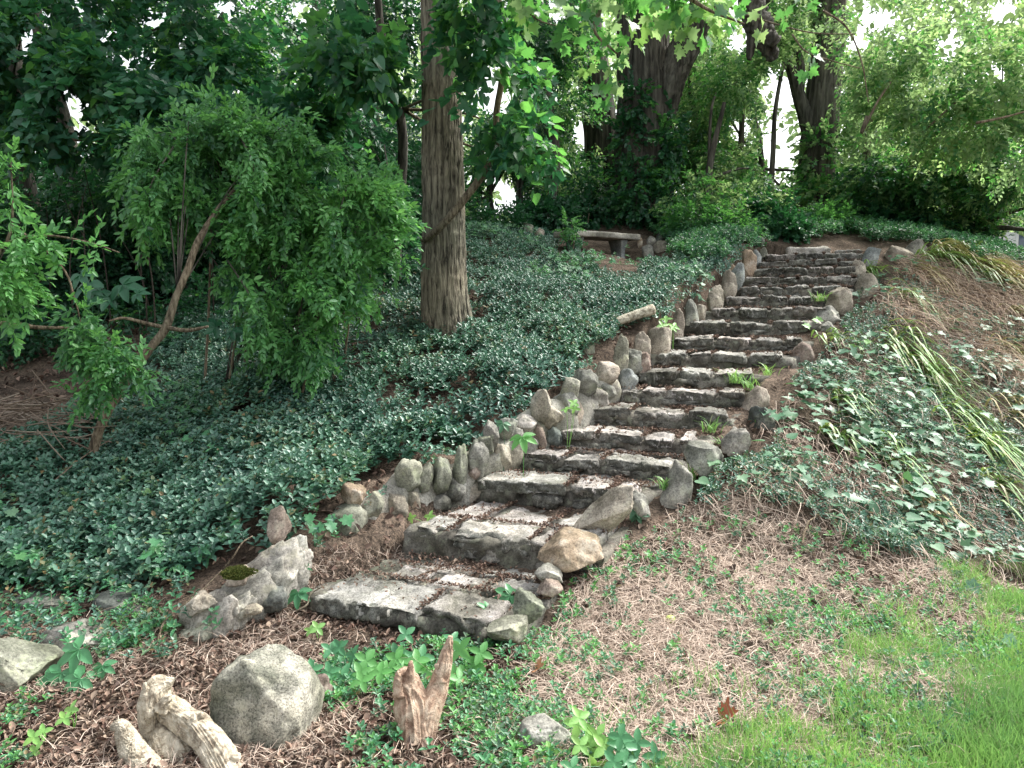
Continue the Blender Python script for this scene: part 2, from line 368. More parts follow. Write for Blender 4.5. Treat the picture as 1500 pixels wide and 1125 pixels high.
def mat_bark(name, dark, mid, light, sx=14., sz=1.6, strength=1.):
    m, t, b, o = newmat(name)
    tc = node(t, 'ShaderNodeTexCoord'); mp = node(t, 'ShaderNodeMapping'); mp.inputs['Scale'].default_value = (sx, sx, sz)
    t.links.new(tc.outputs['Object'], mp.inputs['Vector'])
    n1 = node(t, 'ShaderNodeTexNoise', Scale=1.6, Detail=7.0, Roughness=.65, Distortion=.5); t.links.new(mp.outputs[0], n1.inputs['Vector'])
    r = ramp(t, n1.outputs['Fac'], [(.36, dark), (.48, mid), (.62, light)])
    n3 = node(t, 'ShaderNodeTexNoise', Scale=1.2, Detail=4.0); t.links.new(tc.outputs['Object'], n3.inputs['Vector'])
    r3 = ramp(t, n3.outputs['Fac'], [(.35, (.75, .8, .75)), (.65, (1.15, 1.1, 1.0))])
    col = mixc(t, 1.0, r.outputs[0], r3.outputs[0], 'MULTIPLY')
    t.links.new(col, b.inputs['Base Color']); b.inputs['Roughness'].default_value = .92; b.inputs['Specular IOR Level'].default_value = .2
    bp = node(t, 'ShaderNodeBump', Strength=strength, Distance=.02); t.links.new(n1.outputs['Fac'], bp.inputs['Height']); t.links.new(bp.outputs[0], b.inputs['Normal'])
    return m
def mat_plain(name, cols, rough=.85, spec=.2, trans=0.):
    if len(cols) == 1: cols = [tuple(v*.85 for v in cols[0]), tuple(min(1, v*1.15) for v in cols[0])]
    m, t, b, o = newmat(name)
    g = t.nodes.new('ShaderNodeNewGeometry'); n = len(cols)
    rp = ramp(t, g.outputs['Random Per Island'], [((i+.5)/n, c) for i, c in enumerate(cols)])
    t.links.new(rp.outputs[0], b.inputs['Base Color']); b.inputs['Roughness'].default_value = rough; b.inputs['Specular IOR Level'].default_value = spec
    if trans:
        tl = node(t, 'ShaderNodeBsdfTranslucent'); t.links.new(rp.outputs[0], tl.inputs['Color']); mx = node(t, 'ShaderNodeMixShader'); mx.inputs[0].default_value = trans
        t.links.new(b.outputs[0], mx.inputs[1]); t.links.new(tl.outputs[0], mx.inputs[2]); t.links.new(mx.outputs[0], o.inputs['Surface'])
    return m
ML = {}
ML['vinca'] = mat_leaf('vinca_leaf', [(.034,.105,.078),(.066,.18,.132),(.125,.262,.195),(.082,.215,.15),(.046,.135,.09)], (.09,.25,.12), rough=.44, trans=.18, spec=.75)
ML['vinca_pale'] = mat_leaf('vinca_pale_leaf', [(.05,.13,.08),(.085,.18,.115),(.035,.10,.06),(.12,.2,.13),(.10,.20,.07),(.05,.13,.08),(.085,.18,.115),(.22,.16,.08)], (.1,.24,.1), rough=.52, trans=.18, spec=.45)
ML['privet'] = mat_leaf('privet_leaf', [(.05,.16,.07),(.07,.21,.09),(.095,.26,.105),(.06,.18,.08)], (.18,.46,.14), rough=.42, trans=.32, spec=.5)
ML['privet_bright'] = mat_leaf('bright_leaf', [(.07,.22,.07),(.10,.30,.09),(.13,.34,.11)], (.22,.55,.13), rough=.45, trans=.35)
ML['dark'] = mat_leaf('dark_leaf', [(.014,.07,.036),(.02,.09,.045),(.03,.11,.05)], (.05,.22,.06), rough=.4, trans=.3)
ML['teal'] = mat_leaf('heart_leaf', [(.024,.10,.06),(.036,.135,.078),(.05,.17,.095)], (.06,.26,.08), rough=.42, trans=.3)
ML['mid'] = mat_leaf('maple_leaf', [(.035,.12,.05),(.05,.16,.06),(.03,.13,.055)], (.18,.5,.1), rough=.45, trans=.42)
ML['light'] = mat_leaf('backlit_leaf', [(.10,.20,.085),(.14,.25,.11),(.08,.17,.075)], (.46,.68,.27), rough=.5, trans=.5)  # leaf colours paled and greyed to stand in for haze
ML['far'] = mat_leaf('far_leaf', [(.12,.2,.09),(.16,.25,.12),(.08,.15,.07)], (.55,.75,.36), rough=.6, trans=.5)  # haze of the far woods is put into the leaf colour
ML['ivy'] = mat_leaf('ivy_leaf', [(.06,.16,.095),(.09,.22,.13),(.045,.13,.07),(.13,.25,.15)], (.16,.36,.12), rough=.48, trans=.22, spec=.45)
ML['creeper'] = mat_leaf('creeper_leaf', [(.05,.18,.09),(.08,.26,.12),(.06,.22,.10)], (.14,.4,.12), rough=.42, trans=.25)
ML['lime'] = mat_leaf('lime_leaf', [(.14,.34,.09),(.2,.42,.12),(.26,.46,.12)], (.35,.6,.15), rough=.45, trans=.3)
ML['lily'] = mat_leaf('strap_leaf', [(.13,.28,.08),(.2,.36,.11),(.26,.40,.15),(.42,.38,.2),(.15,.31,.1)], (.3,.45,.1), rough=.45, trans=.25)
ML['grass'] = mat_leaf('grass_blade', [(.10,.26,.07),(.16,.35,.10),(.22,.40,.14),(.12,.29,.085),(.34,.36,.2)], (.28,.52,.13), rough=.5, trans=.35)
ML['straw'] = mat_plain('dry_straw', [(.40,.315,.25),(.55,.45,.37),(.28,.21,.17),(.64,.54,.45),(.46,.37,.30),(.18,.13,.10)], trans=.1)
ML['litter'] = mat_plain('leaf_litter', [(.13,.085,.065),(.20,.125,.095),(.07,.05,.042),(.30,.21,.16),(.15,.11,.088),(.38,.29,.22),(.09,.065,.055)], trans=.05)
ML['lily_dry'] = mat_leaf('dry_strap_leaf', [(.42,.34,.18),(.50,.42,.24),(.30,.34,.14),(.36,.25,.14),(.55,.48,.30)], (.4,.4,.15), rough=.6, trans=.2, spec=.3)
ML['rust'] = mat_plain('rusty_straw', [(.30,.21,.15),(.44,.33,.22),(.20,.13,.10),(.52,.42,.30),(.14,.10,.08),(.46,.38,.30)], trans=.15)
ML['twig'] = mat_plain('dry_twig', [(.16,.12,.09),(.24,.19,.15),(.10,.07,.05),(.3,.25,.2)])
RK = {
 'grey': mat_rock('grey_stone', (.10,.10,.095), (.24,.235,.22), (.40,.39,.37)),
 'pale': mat_rock('pale_stone', (.22,.21,.20), (.42,.40,.38), (.60,.58,.56), lf=.25),
 'warm': mat_rock('warm_stone', (.145,.125,.105), (.29,.255,.22), (.46,.42,.375), lichen=(.42,.40,.32)),
 'red': mat_rock('reddish_stone', (.155,.115,.10), (.29,.225,.20), (.43,.355,.33), lf=.2),
 'orange': mat_rock('orange_stone', (.25,.185,.135), (.40,.305,.23), (.52,.45,.39), lichen=(.52,.48,.43), lf=.5),
 'dark': mat_rock('dark_stone', (.045,.05,.05), (.09,.098,.095), (.17,.175,.165), lf=.2),
 'green': mat_rock('greenish_stone', (.095,.10,.08), (.21,.213,.18), (.35,.35,.30), lichen=(.38,.42,.28), lf=.4),
 'blue': mat_rock('bluish_stone', (.12,.135,.14), (.24,.26,.27), (.38,.41,.42), lf=.15),
 'speck': mat_rock('speckled_granite', (.10,.11,.09), (.24,.24,.21), (.42,.41,.37), lichen=(.46,.46,.38), lf=.4, speck=.5, scale=1.6),
 'moss': mat_rock('mossy_stone', (.13,.12,.11), (.30,.28,.26), (.44,.42,.39), lichen=(.36,.38,.24), lf=.5, moss=(.09,.12,.03)),
}
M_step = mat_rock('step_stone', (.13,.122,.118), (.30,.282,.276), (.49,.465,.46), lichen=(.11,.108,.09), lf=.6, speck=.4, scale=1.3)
M_face = mat_rock('dark_step_face', (.045,.044,.041), (.13,.126,.118), (.30,.29,.275), lichen=(.36,.355,.32), lf=.5, speck=.5, scale=1.6)
M_mortar = mat_rock('old_mortar', (.16,.15,.14), (.30,.285,.265), (.44,.42,.39), lichen=(.34,.33,.25), lf=.4)
M_bed = mat_rock('mortar', (.045,.042,.038), (.12,.112,.10), (.24,.23,.21), lf=.3)
M_bark = mat_bark('furrowed_bark', (.035,.032,.027), (.15,.135,.11), (.30,.275,.22), sx=22, sz=2.6)
M_bark2 = mat_bark('dark_bark', (.022,.021,.019), (.066,.062,.056), (.135,.128,.115), sx=9, sz=.9)
M_twig = mat_bark('branch_bark', (.05,.04,.03), (.15,.12,.09), (.26,.22,.17), sx=30, sz=6)
M_pale = mat_bark('weathered_wood', (.18,.15,.12), (.40,.36,.30), (.58,.54,.47), sx=16, sz=16)
M_rot = mat_bark('rotting_wood', (.20,.12,.09), (.40,.28,.22), (.58,.46,.38), sx=15, sz=13)

# ground material
m, t, b, o = newmat('soil'); M_soil = m
tc = node(t, 'ShaderNodeTexCoord'); V_ = tc.outputs['Object']
n1 = node(t, 'ShaderNodeTexNoise', Scale=3.0, Detail=8.0, Roughness=.7); t.links.new(V_, n1.inputs['Vector'])
r1 = ramp(t, n1.outputs['Fac'], [(.35, (.04,.031,.025)), (.5, (.10,.08,.064)), (.65, (.19,.15,.122))])
n2b = node(t, 'ShaderNodeTexNoise', Scale=60.0, Detail=4.0, Roughness=.8); t.links.new(V_, n2b.inputs['Vector'])
r2 = ramp(t, n2b.outputs['Fac'], [(.4, (.5,.5,.5)), (.62, (1.7,1.6,1.5))])
col = mixc(t, 1.0, r1.outputs[0], r2.outputs[0], 'MULTIPLY'); t.links.new(col, b.inputs['Base Color']); b.inputs['Roughness'].default_value = .95; b.inputs['Specular IOR Level'].default_value = .1
bp = node(t, 'ShaderNodeBump', Strength=.9, Distance=.02); t.links.new(n2b.outputs['Fac'], bp.inputs['Height']); t.links.new(bp.outputs[0], b.inputs['Normal'])

# ------------------------------------------------------------------ ground sheet
def axis(lo, hi, step, far):
    a = list(np.arange(lo, hi+1e-6, step)); d = step
    l = [lo]; r = [hi]
    while r[-1] < far: d *= 1.28; r.append(r[-1]+d); l.append(l[-1]-d)
    return np.array(sorted(l[1:]) + a + r[1:])
gx = axis(-6, 8, .06, 260); gy = axis(1.6, 13, .06, 260)
GX, GY = np.meshgrid(gx, gy); gz = H(GX.ravel(), GY.ravel())
nx, ny = len(gx), len(gy); ii = (np.arange(ny-1)[:, None]*nx+np.arange(nx-1)[None]).ravel()
L = np.stack([ii, ii+1, ii+nx+1, ii+nx], 1).ravel()
g = link('ground', mesh_np('ground', np.stack([GX.ravel(), GY.ravel(), gz], 1), L, np.arange(len(ii))*4, np.full(len(ii), 4)), M_soil, None, True)
tag(g, kind='structure')

# ------------------------------------------------------------------ stones
def ico(sub):
    bm = bmesh.new(); bmesh.ops.create_icosphere(bm, subdivisions=sub, radius=1); bm.verts.ensure_lookup_table()
    V = np.array([v.co[:] for v in bm.verts]); F = [tuple(v.index for v in f.verts) for f in bm.faces]; bm.free(); return V, F
ICO = {k: ico(k) for k in (3, 4, 5)}
def rock_vf(size, seed, ang=.5, lump=.22, fine=.05, sub=4, lean=(0, 0), taper=0., yaw=0.):
    rng = np.random.default_rng(seed); V, F = ICO[sub]; V = V.copy()
    V = V*(1+lump*fbm(V, .9, seed, 2))[:, None]
    npl = int(5+ang*14)
    for k in range(npl):
        n = nrm(rng.normal(size=3)); d = rng.uniform(.48, .85)+(1-ang)*.22
        s = V@n; over = np.maximum(s-d, 0); V = V - (over*min(.97, .35+ang*.9))[:, None]*n
    mx = np.abs(V).max(0); V = V/mx
    V = V*(1+fine*(1+ang)*fbm(V, 3.2, seed+7, 5, .62))[:, None]
    V[:, 0] *= 1-taper*np.clip(V[:, 2], -1, 1)*.5; V[:, 1] *= 1-taper*np.clip(V[:, 2], -1, 1)*.5
    V = V*np.array(size)/2
    V[:, 0] += lean[0]*V[:, 2]; V[:, 1] += lean[1]*V[:, 2]
    V = V@rotz(yaw).T
    return V, F
def rock_at(box, Y=None, seed=0, depth=.9, ang=.5, lean=0., taper=0., sink=.2, sub=4, lump=.24, fine=.05, push=.4):
    x0, y0, x1, y1 = box; xc = (x0+x1)/2
    if Y is None: Y = hit(xc, y1-(y1-y0)*.08)
    dw = (x1-x0)*Y/FPX*depth; Yc = Y + dw*push
    a = P(x0, (y0+y1)/2, Yc); b_ = P(x1, (y0+y1)/2, Yc); top = P(xc, y0, Yc)[2]; bot = P(xc, y1, Y)[2]
    wd = (b_[0]-a[0])*1.04; h = max(top-bot, .03); bot -= h*sink; hh = top-bot
    VF = rock_vf((wd, dw, hh*1.03), seed, ang, lump, fine, sub, (lean, 0), taper)
    c = np.array([(a[0]+b_[0])/2, Yc, (top+bot)/2]); return (VF[0], VF[1]), c
def loose(name, box, label, mat, cat='rock', **kw):
    (V, F), c = rock_at(box, **kw)
    me = bpy.data.meshes.new(name); me.from_pydata(V.tolist(), [], F); o = link(name, me, mat, None, True)
    o.location = c.tolist(); tag(o, label, cat, 'loose stones edging the steps and slope' if kw.get('push', .4) == .4 else None); return o
# ---- stairway: one mortared thing of 18 steps
def block_vf(q, ztop, th, seed, nx=22, ny=10, nz=5, rnd=.02, rough=.008, lip=.0, warp=.01, tilt=0.):
    """a rough stone over the plan quad q (front left, front right, back right, back left)"""
    q = np.array(q); key = {}; V = []; F = []
    def vid(i, j, k):
        if (i, j, k) not in key: key[(i, j, k)] = len(V); V.append((i/nx*2-1, j/ny*2-1, k/nz*2-1))
        return key[(i, j, k)]
    for i in range(nx):
        for j in range(ny):
            F.append((vid(i,j,nz), vid(i+1,j,nz), vid(i+1,j+1,nz), vid(i,j+1,nz))); F.append((vid(i,j,0), vid(i,j+1,0), vid(i+1,j+1,0), vid(i+1,j,0)))
    for i in range(nx):
        for k in range(nz):
            F.append((vid(i,0,k), vid(i+1,0,k), vid(i+1,0,k+1), vid(i,0,k+1))); F.append((vid(i,ny,k), vid(i,ny,k+1), vid(i+1,ny,k+1), vid(i+1,ny,k)))
    for j in range(ny):
        for k in range(nz):
            F.append((vid(0,j,k), vid(0,j,k+1), vid(0,j+1,k+1), vid(0,j+1,k))); F.append((vid(nx,j,k), vid(nx,j+1,k), vid(nx,j+1,k+1), vid(nx,j,k+1)))
    U = np.array(V)
    W = (np.linalg.norm(q[1]-q[0])+np.linalg.norm(q[2]-q[3]))/2; D = (np.linalg.norm(q[3]-q[0])+np.linalg.norm(q[2]-q[1]))/2
    hf = np.array([W/2, D/2, th/2]); p = U*hf; inn = np.clip(p, -(hf-rnd), hf-rnd); d = p-inn; ln = np.linalg.norm(d, axis=1, keepdims=True)
    p = np.where(ln > 1e-6, inn + d/np.maximum(ln, 1e-9)*rnd, p)
    u = (p/hf+1)/2; s, tt = u[:, 0:1], u[:, 1:2]
    xy = (q[0]*(1-s)+q[1]*s)*(1-tt)+(q[3]*(1-s)+q[2]*s)*tt
    W3 = np.hstack([xy, p[:, 2:3]+ztop-th/2])
    nn = nrm(np.hstack([(p[:, :2]-inn[:, :2]), p[:, 2:3]-inn[:, 2:3]])+1e-9)
    side = np.clip(1-np.abs(U[:, 2]), 0, 1)
    amp = rough*(1+1.6*(np.abs(U[:, 1]) > .9)*(np.abs(U[:, 2]) < .99)) 
    W3 = W3 + nn*(amp*fbm(W3, 14, seed, 4, .6))[:, None]
    W3[:, :2] += np.stack([fbm(W3, 5, seed+31, 2), fbm(W3, 5, seed+57, 2)], 1)*warp
    W3[:, 2] += fbm(W3, 3.5, seed+77, 2)*warp*.9
    if tilt:
        tr = np.random.default_rng(seed); W3[:, 2] += (U[:, 0]*tr.uniform(-1, 1)+U[:, 1]*tr.uniform(-.6, .6))*tilt
        ch = fbm(W3, 4.5, seed+91, 3); edge = np.maximum(0, -U[:, 1]-.35)*np.clip(ch-.25, 0, 1)      # broken front edges
        fd = q[3]-q[0]; fd = fd/np.linalg.norm(fd); W3[:, :2] += fd[None]*(edge*.11)[:, None]; W3[:, 2] -= np.maximum(0, U[:, 2])*edge*.05
    return W3, F
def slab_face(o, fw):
    # the vertical front of each slab takes the darker second material
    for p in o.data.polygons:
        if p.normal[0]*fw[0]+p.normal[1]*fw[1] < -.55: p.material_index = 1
stair = empty('stone_stairway', (SC[0][0], SC[0][1], 0), 'long flight of rough mortared grey stone steps climbing up and right through the wooded bank', 'stairway')
rng = np.random.default_rng(11)
cuts = {0: [.60], 1: [.20, .66, .76], 2: [.56, .83], 3: [.30, .55], 4: [.28, .62, .86], 5: [.34, .72], 6: [.2, .42, .8], 7: [.37, .66], 8: [.25, .45, .72], 9: [.33, .62, .85], 10: [.3, .62], 11: [.22, .5, .72], 12: [.33, .58, .8], 13: [.2, .45, .7], 14: [.35, .5, .75], 15: [.25, .55, .8], 16: [.3, .55, .78], 17: [.32, .6]}
CRK = []
for k in range(18):
    root = None
    z = SZ[k]; zb = SZ[k-1] if k else SZ[0]-.13
    fl, fr, bl, br = SL[k], SR[k], SL[k+1], SR[k+1]
    if k == 0: bl = bl*.55+fl*.45+np.array([.0, .05]);
    lat = nrm(fr-fl); fw = np.array([-lat[1], lat[0]])
    # the bed: mortar and small stones below the lip
    lip = min(.085, (z-zb)*.62)
    off = .025
    V, F = block_vf([fl+fw*off-lat*.10, fr+fw*off+lat*.04, SR[k+1]+fw*.12+lat*.04, SL[k+1]+fw*.12-lat*.12], z-.040, .34, 100+k, 44, 16, 12, .015, .020, warp=.016)
    stp = one('step', (V, F), M_bed, stair)
    cs = [0]+cuts[k]+[1]
    for i in range(len(cs)-1):
        a, c = cs[i]+rng.uniform(.006, .022), cs[i+1]-rng.uniform(.006, .022)
        dep = .30 if k > 0 else .34
        if i: CRK.append((fl*(1-cs[i])+fr*cs[i], fl*(1-cs[i])+fr*cs[i]+fw*.3, z))
        dj = rng.uniform(-.035, .02); zj = rng.uniform(-.016, .010)
        A = fl*(1-a)+fr*a; B = fl*(1-c)+fr*c
        dl = dep+rng.uniform(-.06, .05)
        run = np.linalg.norm(bl-fl)
        dl = min(dl, run-.02) if k > 3 else dl
        if k == 0: dl = .36 - .10*a
        V, F = block_vf([A-fw*dj, B-fw*(dj+rng.uniform(-.012, .012)), B+fw*dl-lat*rng.uniform(0, .04), A+fw*dl+lat*rng.uniform(0, .04)], z+zj, lip*rng.uniform(.9, 1.15), 300+k*9+i, 44, 20, 8, .012, .013, warp=.012, tilt=.010)
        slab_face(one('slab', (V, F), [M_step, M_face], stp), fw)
    # a second course of small stones in the riser
    if k not in (0,):
        m = rng.integers(2, 4); e = np.sort(rng.uniform(.05, .95, m)); e = np.concatenate([[.02], e, [.98]])
        for i in range(len(e)-1):
            if e[i+1]-e[i] < .1 or rng.random() < .25: continue
            a, c = e[i]+.01, e[i+1]-.01; A = fl*(1-a)+fr*a; B = fl*(1-c)+fr*c
            V, F = block_vf([A+fw*.012, B+fw*.014, B+fw*.1, A+fw*.1], z-lip-.004, max(.04, (z-zb)-lip-.006), 700+k*7+i, 24, 4, 8, .014, .018)
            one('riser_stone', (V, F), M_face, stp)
    # flagstones on the deep lower treads
    if k < 5:
        rows = {0: [[0, .30, .64, 1], [.05, .45, .8, 1]], 1: [[0.0, .22, .6, .96]], 2: [[.0, .4, .7, 1]], 3: [[.0, .35, .62, .95]], 4: [[0, .5, .98]]}[k]
        f0 = .37 if k == 0 else .32
        D = np.linalg.norm(SL[k+1]-fl); span = D-f0 + .06
        for r, es in enumerate(rows):
            o0 = f0 + span*r/len(rows)+.012; o1 = f0 + span*(r+1)/len(rows)-.012
            for i in range(len(es)-1):
                a, c = es[i]+.012, es[i+1]-.012
                j = lambda: rng.uniform(-.02, .02)
                sh = (SL[k+1]-fl)/D
                def pt(u_, d_): q0 = (fl*(1-u_)+fr*u_); q1 = (SL[k+1]*(1-u_)+SR[k+1]*u_); return q0 + (q1-q0)*(d_/D)
                CRK.append((pt(es[i+1], o0), pt(es[i+1], o1), z)); CRK.append((pt(es[i], o0-.012), pt(es[i+1], o0-.012), z)); a += .008; c -= .008
                if k == 0 and es[i] < .05: a = .10
                V, F = block_vf([pt(a+j(), o0+j()), pt(c+j(), o0+j()), pt(c+j(), o1+j()), pt(a+j(), o1+j())], z+rng.uniform(-.022, .002), .07, 900+k*20+r*5+i, 24, 18, 3, .014, .009, warp=.012, tilt=.008)
                one('flagstone', (V, F), M_step, stp)
# top landing flagstone
for j, (x0, x1, ya, Ya, yb, Yb, lb) in enumerate([(1150,1215,362,10.45,352,11.3,'pale flat flagstone lying behind the very top step'),(1222,1262,366,10.35,360,10.9,'small grey flagstone left of the pointed blue-grey stone')]):
    q = [P(x0, ya, Ya)[:2], P(x1, ya, Ya-.1)[:2], P(x1-8, yb, Yb-.1)[:2], P(x0+6, yb, Yb)[:2]]
    V, F = block_vf(q, P((x0+x1)/2, ya, Ya)[2], .12, 1250+j, 30, 18, 5, .03, .014, warp=.02)
    tag(one('flagstone', (V, F), RK['pale'] if j == 0 else M_step), lb, 'flagstone')
# ---- retaining wall of cobbles to the left of the steps
wallx = [380, 460, 560, 605, 703, 763, 820, 855, 898, 933, 962, 985, 1008, 1040, 1062, 1083, 1090, 1100, 1108, 1120]
wallY = [4.25, 4.35, 4.75, 4.95, 5.25, 5.6, 5.85, 6.15, 6.5, 6.85, 7.2, 7.57, 7.92, 8.22, 8.52, 8.82, 9.12, 9.42, 9.77, 10.2]
WY = lambda px: float(np.interp(px, wallx, wallY))
wall = empty('cobblestone_wall', P(690, 700, 5.2), 'low retaining wall of rounded mortared cobbles along the left side of the lower steps', 'stone wall')
COB = [(477,738,536,793,'green'),(533,722,560,768,'green'),(563,724,596,769,'warm'),(580,674,615,725,'green'),(593,720,613,752,'warm'),(612,679,633,718,'green'),
 (633,670,658,720,'green'),(629,722,658,757,'grey'),(667,655,685,716,'green'),(675,702,705,740,'warm'),(683,678,704,701,'red'),(651,699,682,730,'grey'),(686,645,714,700,'grey'),
 (718,648,746,690,'warm'),(737,648,763,687,'warm'),(479,792,505,838,'grey'),(500,766,536,815,'grey'),(711,616,728,655,'grey'),(731,610,758,645,'grey'),(756,609,782,630,'pale'),
 (780,624,798,662,'red'),(781,570,806,615,'warm'),(796,620,821,655,'blue'),(820,588,853,634,'warm'),(814,575,846,612,'grey'),(823,552,848,592,'green'),(788,592,821,628,'warm'),
 (850,566,888,598,'moss'),(840,542,871,584,'grey'),(870,532,904,568,'warm'),(538,760,566,790,'grey'),(610,750,634,764,'grey'),(760,640,784,668,'grey'),(700,640,720,668,'green'),(745,628,764,652,'grey'),
 (846,600,866,625,'grey'),(872,560,900,585,'grey')]
Vc = []
for i, (x0, y0, x1, y1, mk) in enumerate(COB):
    (V, F), c = rock_at((x0-3, y0-2, x1+3, y1+3), Y=WY((x0+x1)/2)-.07, seed=1300+i, depth=1.1, ang=.55, sink=.05, sub=4, lump=.22, lean=rng.uniform(-.1, .15), push=.35)
    one('cobble', (V+c, F), RK[mk], wall)
# the mortar core behind the cobbles
path = []; 
for px, yt, yb in [(470,775,840),(500,762,830),(540,722,795),(580,690,770),(620,690,760),(660,672,745),(700,655,735),(740,625,690),(780,590,665),(820,575,640),(860,552,610),(900,540,580)]:
    Y = WY(px)+.06; path.append((P(px, yt+8, Y), P(px, yb+14, Y)[2]))
V = []; F = []
NR = 12
pp = []
for i in range(len(path)-1):
    for s in range(6):
        t_ = s/6; pp.append((path[i][0]*(1-t_)+path[i+1][0]*t_, path[i][1]*(1-t_)+path[i+1][1]*t_))
pp.append(path[-1])
prof = [(-.095, -.15), (-.095, .3), (-.09, .6), (-.07, .88), (-.02, .98), (.06, 1.0), (.13, .9), (.14, .3), (.14, -.15)]
for i, (tp, zb) in enumerate(pp):
    tn = pp[min(i+1, len(pp)-1)][0]-pp[max(i-1, 0)][0]; tn = nrm(tn[:2]); nn = np.array([-tn[1], tn[0]])
    for (o_, h_) in prof:
        V.append((tp[0]+nn[0]*o_, tp[1]+nn[1]*o_, zb+(tp[2]-zb)*h_))
n_ = len(prof); F = [(i*n_+j, (i+1)*n_+j, (i+1)*n_+j+1, i*n_+j+1) for i in range(len(pp)-1) for j in range(n_-1)]
V = np.array(V); V = V + .045*np.stack([fbm(V, 9, 41+a, 4, .7) for a in range(3)], 1)
me = bpy.data.meshes.new('mortar_core'); me.from_pydata(V.tolist(), [], F)
mo = link('mortar_core', me, M_mortar, wall, True); md = mo.modifiers.new('s', 'SUBSURF'); md.levels = 2; md.render_levels = 2

# standing stones of the upper left edge
UP = [((899,491,926,552),'green','tall pale yellowish angular stone standing at the middle of the left stair edge',.9,WY(915)),
 ((903,541,935,572),'blue','round dark grey cobble at the foot of the yellowish angular stone',.2,WY(915)-.12),
 ((912,510,941,547),'grey','grey stone wedged between the yellowish angular stone and the big oval one',.5,WY(930)),
 ((934,514,954,543),'red','small pinkish stone below the big oval boulder beside the steps',.4,WY(940)-.1),
 ((946,476,989,527),'warm','big oval lichen-mottled boulder in the left stair edge',.15,WY(965)),
 ((926,485,952,528),'warm','tan leaning stone immediately left of the big oval boulder',.5,WY(945)+.1),
 ((984,452,1004,512),'warm','tall thin stone leaning right, next above the big oval boulder',.4,WY(998)),
 ((1001,436,1023,490),'grey','tall grey stone between the thin leaning stone and the squat one',.35,WY(1012)),
 ((1016,440,1037,468),'warm','squat tan stone low in the upper left stair edge',.4,WY(1025)),
 ((1035,416,1061,460),'warm','blocky flat-topped tan stone with a green weed on it',.7,WY(1050)),
 ((1055,397,1080,437),'warm','rounded tan stone below the bluish grey one',.25,WY(1068)),
 ((1062,385,1086,432),'orange','narrow ochre stone squeezed behind the rounded tan stone',.3,WY(1075)+.15),
 ((1071,383,1092,420),'blue','bluish grey rounded stone near the top of the steps',.2,WY(1082)),
 ((1086,360,1108,406),'orange','tall orange-tan upright slab near the top of the steps',.45,WY(1098)),
 ((1102,366,1116,391),'blue','small grey post-like stone right of the tall orange slab',.3,WY(1108)+.1),
 ((1111,362,1125,389),'green','last small grey-green stone at the top left of the steps',.3,WY(1118)+.1)]
for i, (bx, mk, lb, an, Y) in enumerate(UP):
    loose('edging_stone', bx, lb, RK[mk], cat='stone', Y=Y, seed=1500+i, depth=.8, ang=min(1, an+.25), sink=.15, lump=.22, taper=.1)
